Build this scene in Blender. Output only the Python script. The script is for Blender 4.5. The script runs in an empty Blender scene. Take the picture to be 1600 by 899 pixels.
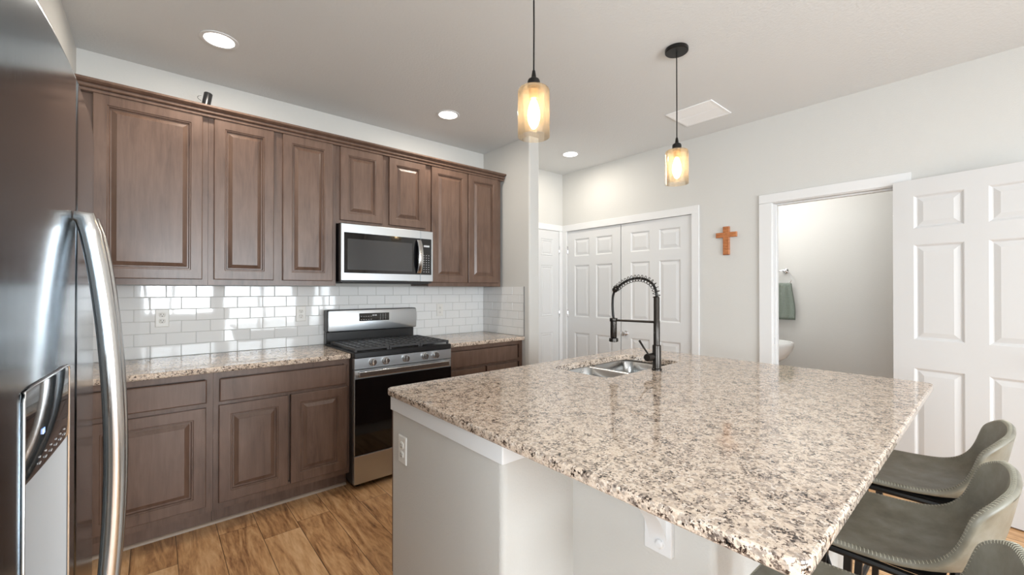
import bpy, bmesh, math, random
from mathutils import Vector, Matrix
random.seed(7)
S = bpy.context.scene
C = S.collection
PI = math.pi

# ------------------------------------------------------------------ camera, world, light, exposure
cam_d = bpy.data.cameras.new('camera')
cam = bpy.data.objects.new('camera', cam_d)
C.objects.link(cam)
cam_d.sensor_fit = 'HORIZONTAL'
cam_d.sensor_width = 36.0
cam_d.lens = 652.68 / 1600 * 36.0
cam_d.clip_start = 0.01
cam.location = (0, 0, 1.3423)
cam.rotation_euler = (math.radians(90 + 0.2753), 0, math.radians(49.388 - 90))
S.camera = cam
S.view_settings.view_transform = 'Standard'
S.view_settings.look = 'None'
S.view_settings.gamma = 1
S.view_settings.use_curve_mapping = False
S.view_settings.exposure = 0.30
try:
    S.cycles.use_denoising = True
    S.cycles.max_bounces = 10
    S.cycles.diffuse_bounces = 6
    S.cycles.glossy_bounces = 5
    S.cycles.transparent_max_bounces = 12
    S.cycles.sample_clamp_indirect = 6
except Exception:
    pass

W = bpy.data.worlds.new('sky')
S.world = W
W.use_nodes = True
bg = W.node_tree.nodes['Background']
bg.inputs[0].default_value = (0.86, 0.93, 1.0, 1)
bg.inputs[1].default_value = 2.2


ZC_ = 2.743


def area(name, loc, rot, sx, sy, power, col=(1, 1, 1), shape='RECTANGLE', spread=PI):
    d = bpy.data.lights.new(name, 'AREA')
    d.shape = shape
    d.size = sx
    d.size_y = sy
    d.energy = power
    d.color = col
    d.spread = spread
    o = bpy.data.objects.new(name, d)
    C.objects.link(o)
    o.location = loc
    o.rotation_euler = rot
    return o


# daylight standing just outside the three windows behind the camera, facing into the room (+y)
DAY = (0.90, 0.955, 1.0)
WINDOWS = [(-0.45, 0.95, 0.75, 2.25), (1.1, 2.5, 0.1, 2.25), (2.80, 3.35, 0.60, 1.75)]
for (wx0, wx1, wz0, wz1), wk in zip(WINDOWS, (1.05, 0.58, 0.5)):
    area('window_area_light', ((wx0 + wx1) / 2, -3.80, (wz0 + wz1) / 2), (PI / 2, 0, 0), wx1 - wx0, wz1 - wz0,
         62 * wk * (wx1 - wx0) * (wz1 - wz0), DAY)
# fill light outside an added left-wall window, brightening the island end, facing +x
FILL_WIN = (-1.25, 0.30, 0.85, 2.2)
area('window_area_light', (-1.15, (FILL_WIN[0] + FILL_WIN[1]) / 2, (FILL_WIN[2] + FILL_WIN[3]) / 2), (PI / 2, 0, -PI / 2), FILL_WIN[1] - FILL_WIN[0], FILL_WIN[3] - FILL_WIN[2], 72, DAY)
# vanity lamp on the powder room's side wall, above the basin
area('vanity_lamp', (4.15, 1.70, 2.10), (math.radians(-60), 0, math.radians(25)), 0.45, 0.14, 4.2, (1, 0.98, 0.95))
area('powder_room_fill', (4.20, 1.25, ZC_ - 0.02), (0, 0, 0), 0.7, 0.7, 10.5, (1, 0.98, 0.95))  # added ceiling fill, evens out the light on the powder room wall
# added unseen ceiling fills behind the viewer, raising the room's ambient light
for (lx, ly) in ((0.6, -1.6), (2.6, -1.6), (0.6, -2.9), (2.6, -2.9)):
    area('dining_fill', (lx, ly, ZC_ - 0.01), (0, 0, 0), 0.15, 0.15, 8, (1.0, 0.97, 0.93), 'DISK')
CAN_POWER = 7.0
CAN_COL = (1.0, 0.92, 0.80)
BULB_STRENGTH = 26.0


# ------------------------------------------------------------------ materials
def new_mat(name):
    m = bpy.data.materials.new(name)
    m.use_nodes = True
    nt = m.node_tree
    b = nt.nodes['Principled BSDF']
    return m, nt, b


def setp(b, **k):
    names = dict(col='Base Color', rough='Roughness', metal='Metallic', spec='Specular IOR Level', coat='Coat Weight',
                 coatr='Coat Roughness', ior='IOR', aniso='Anisotropic', sheen='Sheen Weight', emis='Emission Color',
                 emiss='Emission Strength', alpha='Alpha', trans='Transmission Weight')
    for kk, v in k.items():
        i = b.inputs[names[kk]]
        if kk in ('col', 'emis') and len(v) == 3:
            v = (*v, 1)
        i.default_value = v


def N(nt, t, **k):
    n = nt.nodes.new(t)
    for kk, v in k.items():
        setattr(n, kk, v)
    return n


def srgb(r, g, b):
    f = lambda c: (c / 255 / 12.92) if c / 255 <= 0.04045 else ((c / 255 + 0.055) / 1.055) ** 2.4
    return (f(r), f(g), f(b))


def simple(name, col, rough=0.5, metal=0.0, **k):
    m, nt, b = new_mat(name)
    setp(b, col=col, rough=rough, metal=metal, **k)
    return m


def coords(nt, scale=(1, 1, 1)):
    tc = N(nt, 'ShaderNodeTexCoord')
    mp = N(nt, 'ShaderNodeMapping')
    mp.inputs['Scale'].default_value = scale
    nt.links.new(tc.outputs['Object'], mp.inputs['Vector'])
    return mp.outputs['Vector']


def ramp(nt, fac, stops, interp='LINEAR'):
    r = N(nt, 'ShaderNodeValToRGB')
    r.color_ramp.interpolation = interp
    e = r.color_ramp.elements
    while len(e) < len(stops):
        e.new(0.5)
    for el, (p, c) in zip(e, stops):
        el.position = p
        el.color = (*c, 1) if len(c) == 3 else c
    nt.links.new(fac, r.inputs['Fac'])
    return r.outputs['Color']


def bump(nt, b, height, strength, dist=0.002):
    bp = N(nt, 'ShaderNodeBump')
    bp.inputs['Strength'].default_value = strength
    bp.inputs['Distance'].default_value = dist
    nt.links.new(height, bp.inputs['Height'])
    nt.links.new(bp.outputs['Normal'], b.inputs['Normal'])


def noise(nt, vec, scale, detail=3, rough=0.5, dist=0.0):
    n = N(nt, 'ShaderNodeTexNoise')
    n.inputs['Scale'].default_value = scale
    n.inputs['Detail'].default_value = detail
    n.inputs['Roughness'].default_value = rough
    n.inputs['Distortion'].default_value = dist
    nt.links.new(vec, n.inputs['Vector'])
    return n


def math_n(nt, op, a, b=None, c=None):
    n = N(nt, 'ShaderNodeMath', operation=op)
    for i, x in enumerate((a, b, c)):
        if x is None:
            continue
        if isinstance(x, (int, float)):
            n.inputs[i].default_value = x
        else:
            nt.links.new(x, n.inputs[i])
    return n.outputs[0]


def mixc(nt, fac, a, b, mode='MIX'):
    n = N(nt, 'ShaderNodeMix', data_type='RGBA', blend_type=mode)
    if isinstance(fac, (int, float)):
        n.inputs[0].default_value = fac
    else:
        nt.links.new(fac, n.inputs[0])
    for i, x in ((6, a), (7, b)):
        if isinstance(x, tuple):
            n.inputs[i].default_value = (*x, 1) if len(x) == 3 else x
        else:
            nt.links.new(x, n.inputs[i])
    return n.outputs[2]


def paint(name, col, rough, scale, strength):
    m, nt, b = new_mat(name)
    setp(b, col=col, rough=rough, spec=0.3)
    v = coords(nt)
    n = noise(nt, v, scale, 2, 0.5)
    bump(nt, b, n.outputs['Fac'], strength, 0.003)
    return m


M = {}
M['wall'] = paint('wall_paint', (0.585, 0.580, 0.560), 0.75, 130, 0.25)
M['ceiling'] = paint('ceiling_paint', (0.665, 0.68, 0.685), 0.85, 75, 0.55)
M['island'] = paint('island_paint', (0.545, 0.535, 0.51), 0.75, 130, 0.35)
M['white'] = simple('white_trim_paint', (0.70, 0.705, 0.71), 0.42)
M['doorwhite'] = simple('white_door_paint', (0.64, 0.645, 0.65), 0.45)
M['outlet'] = simple('white_plastic', (0.72, 0.71, 0.68), 0.35)
M['slot'] = simple('dark_slot', (0.02, 0.02, 0.02), 0.6)
M['grout'] = simple('grey_grout', (0.50, 0.50, 0.49), 0.8)
M['tile'] = simple('glossy_white_tile', (0.74, 0.745, 0.745), 0.04, spec=0.6)
M['chrome'] = simple('chrome', (0.8, 0.8, 0.82), 0.08, 1.0)
M['black'] = simple('black_enamel', (0.012, 0.012, 0.013), 0.28)
M['blackglass'] = simple('black_glass', (0.004, 0.004, 0.005), 0.05, spec=0.6)
M['castiron'] = simple('cast_iron', (0.035, 0.035, 0.037), 0.55)
M['blackmetal'] = simple('matte_black_metal', (0.018, 0.017, 0.016), 0.38, 0.6)
M['faucet'] = simple('dark_bronze_metal', (0.045, 0.04, 0.036), 0.25, 0.85)
M['grey_plastic'] = simple('light_grey_plastic', (0.52, 0.53, 0.54), 0.4)
M['lcd'] = simple('pale_print', (0.55, 0.56, 0.58), 0.5)
M['ceramic'] = simple('white_ceramic', (0.82, 0.82, 0.81), 0.08)
M['vinylframe'] = simple('white_vinyl', (0.75, 0.75, 0.75), 0.4)
M['sealant'] = simple('grey_edge_trim', (0.30, 0.30, 0.30), 0.4, 0.5)


def steel(name, col, rough, vertical=True, str_=0.08):
    m, nt, b = new_mat(name)
    setp(b, col=col, rough=rough, metal=1.0)
    v = coords(nt, (420, 420, 2.5) if vertical else (2.5, 420, 420))
    n = noise(nt, v, 1.0, 2, 0.6)
    r = math_n(nt, 'MULTIPLY_ADD', n.outputs['Fac'], 0.10, rough - 0.05)
    nt.links.new(r, b.inputs['Roughness'])
    return m


M['steel'] = steel('brushed_stainless', (0.52, 0.545, 0.57), 0.36, vertical=False)
M['fridge'] = steel('fridge_stainless', (0.24, 0.285, 0.325), 0.15)
M['handle'] = simple('satin_stainless', (0.62, 0.62, 0.62), 0.20, 1.0)
M['sinksteel'] = simple('sink_stainless', (0.50, 0.51, 0.51), 0.24, 1.0)


def wood_mat():
    m, nt, b = new_mat('stained_maple')
    v = coords(nt, (9, 9, 1.3))
    n1 = noise(nt, v, 3.0, 6, 0.6, 0.6)
    v2 = coords(nt, (70, 70, 3))
    n2 = noise(nt, v2, 2.0, 3, 0.6)
    v3 = coords(nt, (1, 1, 1))
    n3 = noise(nt, v3, 3.2, 3, 0.5, 0.4)
    f = math_n(nt, 'ADD', math_n(nt, 'MULTIPLY', n1.outputs['Fac'], 0.55), math_n(nt, 'MULTIPLY', n2.outputs['Fac'], 0.2))
    f = math_n(nt, 'ADD', f, math_n(nt, 'MULTIPLY', n3.outputs['Fac'], 0.35))
    c = ramp(nt, f, [(0.34, (0.054, 0.029, 0.020)), (0.48, (0.104, 0.060, 0.042)), (0.60, (0.133, 0.079, 0.056)), (0.75, (0.165, 0.100, 0.072))])
    nt.links.new(c, b.inputs['Base Color'])
    setp(b, rough=0.38, spec=0.45, coat=0.25, coatr=0.22)
    bump(nt, b, n2.outputs['Fac'], 0.05, 0.001)
    return m


M['wood'] = wood_mat()


def granite_mat():
    m, nt, b = new_mat('speckled_granite')
    v = coords(nt)
    warp = noise(nt, v, 95, 3, 0.6)
    vm = N(nt, 'ShaderNodeVectorMath', operation='MULTIPLY_ADD')
    nt.links.new(warp.outputs['Color'], vm.inputs[0])
    vm.inputs[1].default_value = (0.012, 0.012, 0.012)
    nt.links.new(v, vm.inputs[2])
    vec = vm.outputs[0]
    vo = N(nt, 'ShaderNodeTexVoronoi')
    vo.inputs['Scale'].default_value = 180
    nt.links.new(vec, vo.inputs['Vector'])
    sep = N(nt, 'ShaderNodeSeparateColor')
    nt.links.new(vo.outputs['Color'], sep.inputs[0])
    base = ramp(nt, sep.outputs[0], [(0.0, srgb(215, 198, 181)), (0.35, srgb(205, 187, 169)), (0.6, srgb(192, 173, 156)),
                                    (0.80, srgb(168, 154, 142)), (0.9, srgb(220, 208, 196))], 'CONSTANT')
    # dark mineral clusters: fine noise gated by a broader one
    n1 = noise(nt, v, 150, 4, 0.62)
    n2 = noise(nt, v, 40, 3, 0.5)
    d = math_n(nt, 'ADD', math_n(nt, 'MULTIPLY', n1.outputs['Fac'], 0.62), math_n(nt, 'MULTIPLY', n2.outputs['Fac'], 0.38))
    d = math_n(nt, 'ADD', d, math_n(nt, 'MULTIPLY', sep.outputs[1], 0.10))
    dark = ramp(nt, d, [(0.582, (0, 0, 0)), (0.622, (1, 1, 1))])
    c = mixc(nt, dark, base, srgb(98, 81, 71))
    black = ramp(nt, d, [(0.645, (0, 0, 0)), (0.675, (1, 1, 1))])
    c = mixc(nt, black, c, srgb(28, 25, 24))
    vo2 = N(nt, 'ShaderNodeTexVoronoi')
    vo2.inputs['Scale'].default_value = 90
    nt.links.new(vec, vo2.inputs['Vector'])
    sep2 = N(nt, 'ShaderNodeSeparateColor')
    nt.links.new(vo2.outputs['Color'], sep2.inputs[0])
    grey = ramp(nt, sep2.outputs[2], [(0.80, (0, 0, 0)), (0.81, (1, 1, 1))], 'CONSTANT')
    c = mixc(nt, math_n(nt, 'MULTIPLY', grey, 0.5), c, srgb(128, 116, 108))
    nt.links.new(c, b.inputs['Base Color'])
    setp(b, rough=0.07, spec=0.55)
    return m


M['granite'] = granite_mat()


def floor_mat():
    m, nt, b = new_mat('oak_plank_floor')
    tc = N(nt, 'ShaderNodeTexCoord')
    sp = N(nt, 'ShaderNodeSeparateXYZ')
    nt.links.new(tc.outputs['Object'], sp.inputs[0])
    x, y = sp.outputs[0], sp.outputs[1]
    u = math_n(nt, 'DIVIDE', math_n(nt, 'ADD', x, 0.0855 + 0.1795 * 60), 0.1795)
    iu = math_n(nt, 'FLOOR', u)
    fu = math_n(nt, 'FRACT', u)
    wn = N(nt, 'ShaderNodeTexWhiteNoise', noise_dimensions='1D')
    nt.links.new(iu, wn.inputs['W'])
    w = math_n(nt, 'ADD', math_n(nt, 'DIVIDE', math_n(nt, 'ADD', y, 40.0), 1.22), wn.outputs['Value'])
    iw = math_n(nt, 'FLOOR', w)
    fw = math_n(nt, 'FRACT', w)
    cv = N(nt, 'ShaderNodeCombineXYZ')
    nt.links.new(iu, cv.inputs[0])
    nt.links.new(iw, cv.inputs[1])
    wid = N(nt, 'ShaderNodeTexWhiteNoise', noise_dimensions='3D')
    nt.links.new(cv.outputs[0], wid.inputs['Vector'])
    # grain space: shifted per plank
    gv = N(nt, 'ShaderNodeCombineXYZ')
    nt.links.new(math_n(nt, 'MULTIPLY', x, 9.0), gv.inputs[0])
    nt.links.new(math_n(nt, 'MULTIPLY', y, 1.25), gv.inputs[1])
    nt.links.new(math_n(nt, 'MULTIPLY', wid.outputs['Value'], 37.0), gv.inputs[2])
    n1 = noise(nt, gv.outputs[0], 1.6, 6, 0.62, 1.6)
    n2 = noise(nt, gv.outputs[0], 9.0, 4, 0.6, 0.5)
    f = math_n(nt, 'ADD', math_n(nt, 'MULTIPLY', n1.outputs['Fac'], 0.7), math_n(nt, 'MULTIPLY', n2.outputs['Fac'], 0.28))
    f = math_n(nt, 'ADD', f, math_n(nt, 'MULTIPLY', wid.outputs['Value'], 0.16))
    c = ramp(nt, f, [(0.34, srgb(96, 66, 44)), (0.43, srgb(150, 108, 72)), (0.54, srgb(190, 145, 100)), (0.64, srgb(208, 166, 122)), (0.78, srgb(224, 188, 146))])
    gx = math_n(nt, 'LESS_THAN', math_n(nt, 'MINIMUM', fu, math_n(nt, 'SUBTRACT', 1.0, fu)), 0.010)
    gy = math_n(nt, 'LESS_THAN', math_n(nt, 'MINIMUM', fw, math_n(nt, 'SUBTRACT', 1.0, fw)), 0.0012)
    g = math_n(nt, 'MAXIMUM', gx, gy)
    c = mixc(nt, math_n(nt, 'MULTIPLY', g, 0.75), c, srgb(52, 34, 22))
    nt.links.new(c, b.inputs['Base Color'])
    setp(b, rough=0.38, spec=0.45)
    bump(nt, b, math_n(nt, 'SUBTRACT', n2.outputs['Fac'], g), 0.12, 0.001)
    return m


M['floor'] = floor_mat()


def leather_mat():
    m, nt, b = new_mat('worn_grey_leather')
    v = coords(nt)
    n1 = noise(nt, v, 14, 4, 0.6)
    c = ramp(nt, n1.outputs['Fac'], [(0.3, srgb(98, 94, 82)), (0.52, srgb(116, 113, 101)), (0.75, srgb(130, 129, 120))])
    nt.links.new(c, b.inputs['Base Color'])
    setp(b, rough=0.42, spec=0.5)
    n2 = noise(nt, v, 380, 2, 0.5)
    bump(nt, b, n2.outputs['Fac'], 0.12, 0.001)
    return m


M['leather'] = leather_mat()
M['thread'] = simple('pale_thread', srgb(168, 164, 148), 0.7)


def crosswood():
    m, nt, b = new_mat('reddish_wood')
    v = coords(nt, (10, 10, 60))
    n = noise(nt, v, 1.2, 4, 0.6, 0.8)
    c = ramp(nt, n.outputs['Fac'], [(0.3, srgb(128, 72, 38)), (0.55, srgb(178, 112, 66)), (0.75, srgb(196, 136, 88))])
    nt.links.new(c, b.inputs['Base Color'])
    setp(b, rough=0.4)
    return m


M['crosswood'] = crosswood()


def towel_mat():
    m, nt, b = new_mat('sage_terry')
    v = coords(nt)
    n = noise(nt, v, 240, 3, 0.6)
    c = ramp(nt, n.outputs['Fac'], [(0.3, srgb(92, 102, 94)), (0.7, srgb(142, 152, 142))])
    nt.links.new(c, b.inputs['Base Color'])
    setp(b, rough=0.95, sheen=0.3)
    bump(nt, b, n.outputs['Fac'], 0.6, 0.004)
    return m


M['towel'] = towel_mat()


def amber_glass():
    m = bpy.data.materials.new('amber_seeded_glass')
    m.use_nodes = True
    nt = m.node_tree
    nt.nodes.clear()
    out = N(nt, 'ShaderNodeOutputMaterial')
    tr = N(nt, 'ShaderNodeBsdfTransparent')
    tr.inputs[0].default_value = (0.995, 0.945, 0.865, 1)
    tl = N(nt, 'ShaderNodeBsdfTranslucent')
    tl.inputs[0].default_value = (1.0, 0.83, 0.64, 1)
    gl = N(nt, 'ShaderNodeBsdfGlossy')
    gl.inputs['Roughness'].default_value = 0.03
    lw = N(nt, 'ShaderNodeLayerWeight')
    lw.inputs['Blend'].default_value = 0.22
    m1 = N(nt, 'ShaderNodeMixShader')
    m1.inputs[0].default_value = 0.085
    nt.links.new(tr.outputs[0], m1.inputs[1])
    nt.links.new(tl.outputs[0], m1.inputs[2])
    m2 = N(nt, 'ShaderNodeMixShader')
    nt.links.new(math_n(nt, 'MULTIPLY', lw.outputs['Fresnel'], 0.7), m2.inputs[0])
    nt.links.new(m1.outputs[0], m2.inputs[1])
    nt.links.new(gl.outputs[0], m2.inputs[2])
    nt.links.new(m2.outputs[0], out.inputs[0])
    return m


M['amber'] = amber_glass()


def clear_glass():
    m = bpy.data.materials.new('window_glass')
    m.use_nodes = True
    nt = m.node_tree
    nt.nodes.clear()
    out = N(nt, 'ShaderNodeOutputMaterial')
    tr = N(nt, 'ShaderNodeBsdfTransparent')
    tr.inputs[0].default_value = (0.96, 0.97, 0.97, 1)
    gl = N(nt, 'ShaderNodeBsdfGlossy')
    gl.inputs['Roughness'].default_value = 0.0
    fr = N(nt, 'ShaderNodeFresnel')
    m2 = N(nt, 'ShaderNodeMixShader')
    nt.links.new(math_n(nt, 'MULTIPLY', fr.outputs[0], 0.6), m2.inputs[0])
    nt.links.new(tr.outputs[0], m2.inputs[1])
    nt.links.new(gl.outputs[0], m2.inputs[2])
    nt.links.new(m2.outputs[0], out.inputs[0])
    return m


M['glass'] = clear_glass()


def emit(name, col, st):
    m, nt, b = new_mat(name)
    setp(b, col=(0.8, 0.8, 0.8), emis=col, emiss=st, rough=0.5)
    return m


M['bulb'] = emit('lit_bulb', (1.0, 0.80, 0.52), BULB_STRENGTH)
M['canlens'] = emit('lit_lens', (1.0, 0.96, 0.90), 7.0)
M['blueled'] = emit('blue_led', (0.05, 0.25, 1.0), 1.5)


# ------------------------------------------------------------------ mesh helpers
class MB:
    def __init__(s):
        s.v, s.f, s.m = [], [], []

    def add(s, vs, fs, mi=0):
        o = len(s.v)
        s.v += [tuple(p) for p in vs]
        for f in fs:
            s.f.append([i + o for i in f])
            s.m.append(mi)

    def box(s, x0, x1, y0, y1, z0, z1, mi=0):
        s.add([(x0, y0, z0), (x1, y0, z0), (x1, y1, z0), (x0, y1, z0), (x0, y0, z1), (x1, y0, z1), (x1, y1, z1), (x0, y1, z1)],
              [(0, 3, 2, 1), (4, 5, 6, 7), (0, 1, 5, 4), (1, 2, 6, 5), (2, 3, 7, 6), (3, 0, 4, 7)], mi)
        return s

    def loft(s, loops, closed=True, cap0=True, cap1=True, mi=0, ring=False):
        n = len(loops[0])
        o = len(s.v)
        for l in loops:
            s.v += [tuple(p) for p in l]
        k = len(loops)
        for i in range(k if ring else k - 1):
            a, b = o + i * n, o + ((i + 1) % k) * n
            for j in range(n if closed else n - 1):
                j2 = (j + 1) % n
                s.f.append([a + j, a + j2, b + j2, b + j])
                s.m.append(mi)
        if not ring:
            if cap0:
                s.f.append([o + j for j in range(n)][::-1])
                s.m.append(mi)
            if cap1:
                s.f.append([o + (k - 1) * n + j for j in range(n)])
                s.m.append(mi)
        return s

    def tube(s, path, r, n=10, mi=0, caps=True, flat=1.0, ring=False):
        path = [Vector(p) for p in path]
        k = len(path)
        T = []
        for i in range(k):
            if ring:
                t = path[(i + 1) % k] - path[i - 1]
            else:
                t = path[min(i + 1, k - 1)] - path[max(i - 1, 0)]
            T.append(t.normalized())
        up = Vector((0, 0, 1)) if abs(T[0].z) < 0.9 else Vector((1, 0, 0))
        nrm = (up - T[0] * up.dot(T[0])).normalized()
        loops = []
        for i in range(k):
            nrm = (nrm - T[i] * nrm.dot(T[i])).normalized()
            bn = T[i].cross(nrm)
            rr = r[i] if isinstance(r, (list, tuple)) else r
            loops.append([path[i] + nrm * (rr * math.cos(2 * PI * j / n)) + bn * (rr * flat * math.sin(2 * PI * j / n)) for j in range(n)])
        return s.loft(loops, True, caps, caps, mi, ring)

    def lathe(s, prof, n=24, c=(0, 0, 0), axis='z', mi=0, caps=True):
        loops = []
        for (r, h) in prof:
            l = []
            for j in range(n):
                a = 2 * PI * j / n
                p, q = r * math.cos(a), r * math.sin(a)
                if axis == 'z':
                    l.append((c[0] + p, c[1] + q, c[2] + h))
                elif axis == 'y':
                    l.append((c[0] + p, c[1] + h, c[2] + q))
                else:
                    l.append((c[0] + h, c[1] + p, c[2] + q))
            loops.append(l)
        return s.loft(loops, True, caps, caps, mi)

    def prism(s, outline, z0, z1, mi=0):
        return s.loft([[(x, y, z0) for x, y in outline], [(x, y, z1) for x, y in outline]], mi=mi)

    def build(s, name, mats, parent=None, smooth=30, bevel=None, seg=2, world=True, sub=0, dbl=False):
        me = bpy.data.meshes.new(name)
        bm = bmesh.new()
        vs = [bm.verts.new(p) for p in s.v]
        for f, mi in zip(s.f, s.m):
            try:
                fc = bm.faces.new([vs[i] for i in f])
                fc.material_index = mi
            except ValueError:
                pass
        if dbl:
            bmesh.ops.remove_doubles(bm, verts=bm.verts, dist=1e-5)
        bmesh.ops.recalc_face_normals(bm, faces=bm.faces)
        bm.to_mesh(me)
        bm.free()
        for mm in (mats if isinstance(mats, (list, tuple)) else [mats]):
            me.materials.append(mm)
        if smooth:
            for p in me.polygons:
                p.use_smooth = True
            try:
                me.set_sharp_from_angle(angle=math.radians(smooth))
            except Exception:
                pass
        o = bpy.data.objects.new(name, me)
        C.objects.link(o)
        if parent is not None:
            o.parent = parent
            if world:
                o.matrix_parent_inverse = root_matrix(parent).inverted()
        if bevel:
            md = o.modifiers.new('bevel', 'BEVEL')
            md.width = bevel
            md.segments = seg
            md.limit_method = 'ANGLE'
            md.angle_limit = math.radians(40)
        if sub:
            md = o.modifiers.new('sub', 'SUBSURF')
            md.levels = sub
            md.render_levels = sub
        return o


def root_matrix(o):
    m = o.matrix_basis.copy()
    p = o.parent
    if p is not None:
        m = root_matrix(p) @ o.matrix_parent_inverse @ m
    return m


def thing(name, label, cat, loc=(0, 0, 0), rz=0.0, group=None):
    o = bpy.data.objects.new(name, None)
    C.objects.link(o)
    o.empty_display_size = 0.1
    o.location = loc
    o.rotation_euler = (0, 0, rz)
    return tag(o, label, cat, group)


def tag(o, label, cat, group=None):
    o['label'] = label
    o['category'] = cat
    if group:
        o['group'] = group
    return o


def struct(o, label=None, cat=None):
    o['kind'] = 'structure'
    if label:
        o['label'] = label
        o['category'] = cat
    return o


def copy_tree(o, parent=None):
    c = o.copy()
    C.objects.link(c)
    if parent is not None:
        c.parent = parent
        c.matrix_parent_inverse = o.matrix_parent_inverse.copy()
    for ch in [q for q in bpy.data.objects if q.parent == o]:
        copy_tree(ch, c)
    return c


def rrect(x0, x1, y0, y1, r, n=6):
    out = []
    for (cx, cy, a0) in ((x1 - r, y1 - r, 0), (x0 + r, y1 - r, 90), (x0 + r, y0 + r, 180), (x1 - r, y0 + r, 270)):
        for i in range(n + 1):
            a = math.radians(a0 + 90 * i / n)
            out.append((cx + r * math.cos(a), cy + r * math.sin(a)))
    return out


def inset_outline(o, d):
    """move every edge of a counter-clockwise outline inwards by d"""
    n = len(o)
    out = []
    for i in range(n):
        p0, p1, p2 = Vector(o[i - 1]), Vector(o[i]), Vector(o[(i + 1) % n])
        e1, e2 = (p1 - p0).normalized(), (p2 - p1).normalized()
        n1, n2 = Vector((-e1.y, e1.x)), Vector((-e2.y, e2.x))
        b = (n1 + n2)
        k = d / max(0.2, (1 + n1.dot(n2)))
        out.append(tuple(p1 + b * k))
    return out


def round_outline(o, r, n=5):
    out = []
    k = len(o)
    for i in range(k):
        p0, p1, p2 = Vector(o[i - 1]), Vector(o[i]), Vector(o[(i + 1) % k])
        a, b = (p0 - p1).normalized(), (p2 - p1).normalized()
        rr = r[i] if isinstance(r, (list, tuple)) else r
        if rr <= 0:
            out.append(tuple(p1))
            continue
        c = p1 + a * rr + b * rr
        s, e = p1 + a * rr - c, p1 + b * rr - c
        for j in range(n + 1):
            t = j / n * PI / 2
            out.append(tuple(c + s * math.cos(t) + e * math.sin(t)))
    return out


def pane_loops(mb, x0, x1, z0, z1, yf, loops, mi=0, fill=True):
    """rectangular rings facing -y; loops = (inset, depth behind yf)"""
    ls = []
    for (i, d) in loops:
        ls.append([(x0 + i, yf + d, z0 + i), (x1 - i, yf + d, z0 + i), (x1 - i, yf + d, z1 - i), (x0 + i, yf + d, z1 - i)])
    mb.loft(ls, True, False, fill, mi)


RAISED = [(0, 0.020), (0, 0.004), (0.0015, 0.001), (0.004, 0), (0.055, 0), (0.0585, 0.004), (0.063, 0.004), (0.067, 0.0135), (0.073, 0.0135),
          (0.094, 0.003), (0.0945, 0.002)]


def cab_door(name, x0, x1, z0, z1, yf, parent, raised=RAISED):
    mb = MB()
    pane_loops(mb, x0, x1, z0, z1, yf, raised)
    mb.f.append([0, 1, 2, 3])
    mb.m.append(0)
    return mb.build(name, M['wood'], parent, smooth=6)


def slab_front(name, x0, x1, z0, z1, yf, parent):
    mb = MB()
    pane_loops(mb, x0, x1, z0, z1, yf, [(0, 0.020), (0, 0.006), (0.002, 0.002), (0.006, 0)])
    mb.f.append([0, 1, 2, 3])
    mb.m.append(0)
    return mb.build(name, M['wood'], parent, smooth=25)


# ------------------------------------------------------------------ room dimensions
XL, XR, YB, YF, ZC = -0.345, 3.790, 3.4714, -3.60, 2.743
XA = -0.95        # wall behind the fridge
TK = 0.12

# floor and ceiling
struct(MB().box(XA - TK, 5.0, YF - TK, YB + TK, -0.05, 0).build('floor', M['floor'], smooth=0))
struct(MB().box(XA - TK, 5.0, YF - TK, YB + TK, ZC, ZC + 0.05).build('ceiling', M['ceiling'], smooth=0))
# walls
struct(MB().box(XL - 0.05, XR + TK, YB, YB + TK, 0, ZC).build('wall_back', M['wall'], smooth=0))
mb = MB()
mb.box(XA - TK, XL, 1.72, YB + TK, 0, ZC)
for (a, b, z0, z1) in [(YF, FILL_WIN[0], 0, ZC), (FILL_WIN[0], FILL_WIN[1], 0, FILL_WIN[2]), (FILL_WIN[0], FILL_WIN[1], FILL_WIN[3], ZC), (FILL_WIN[1], 1.72, 0, ZC)]:
    mb.box(XA - TK, XA, a, b, z0, z1)
struct(mb.build('wall_left', M['wall'], smooth=0))
CL0, CL1 = 1.845, 3.398          # closet opening (y)
BA0, BA1 = 0.435, 1.196          # powder room opening (y)
DH = 2.048
mb = MB()
for (a, b, z0, z1) in [(YF, BA0, 0, ZC), (BA0, BA1, DH, ZC), (BA1, CL0, 0, ZC), (CL0, CL1, DH, ZC), (CL1, YB, 0, ZC)]:
    mb.box(XR, XR + TK, a, b, z0, z1)
struct(mb.build('wall_right', M['wall'], smooth=0))
mb = MB()
edges = sorted({XA, XR} | {w[0] for w in WINDOWS} | {w[1] for w in WINDOWS})
cur = XA - TK
for (a, b, z0, z1) in WINDOWS:
    mb.box(cur, a, YF - TK, YF, 0, ZC)
    mb.box(a, b, YF - TK, YF, 0, z0)
    mb.box(a, b, YF - TK, YF, z1, ZC)
    cur = b
mb.box(cur, XR + TK, YF - TK, YF, 0, ZC)
struct(mb.build('wall_front', M['wall'], smooth=0))
# the short return wall that ends the cabinet run, bullnosed
out = round_outline([(2.588, 2.775), (2.714, 2.775), (2.714, YB), (2.588, YB)], [0.018, 0.018, 0, 0])
struct(MB().prism(out, 0, ZC).build('wall_return', M['wall'], smooth=40))
# powder room shell and closet shell behind the right wall
mb = MB()
mb.box(4.85, 4.95, -0.6, 1.80, 0, ZC)
mb.box(XR + TK, 4.95, 1.80, 1.88, 0, ZC)
mb.box(XR + TK, 4.95, -0.68, -0.6, 0, ZC)
struct(mb.build('wall_powder_room', M['wall'], smooth=0))
mb = MB()
mb.box(4.4, 4.48, 1.88, YB + TK, 0, ZC)
mb.box(XR + TK, 4.48, YB, YB + TK, 0, ZC)
struct(mb.build('wall_closet', M['wall'], smooth=0))

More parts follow.
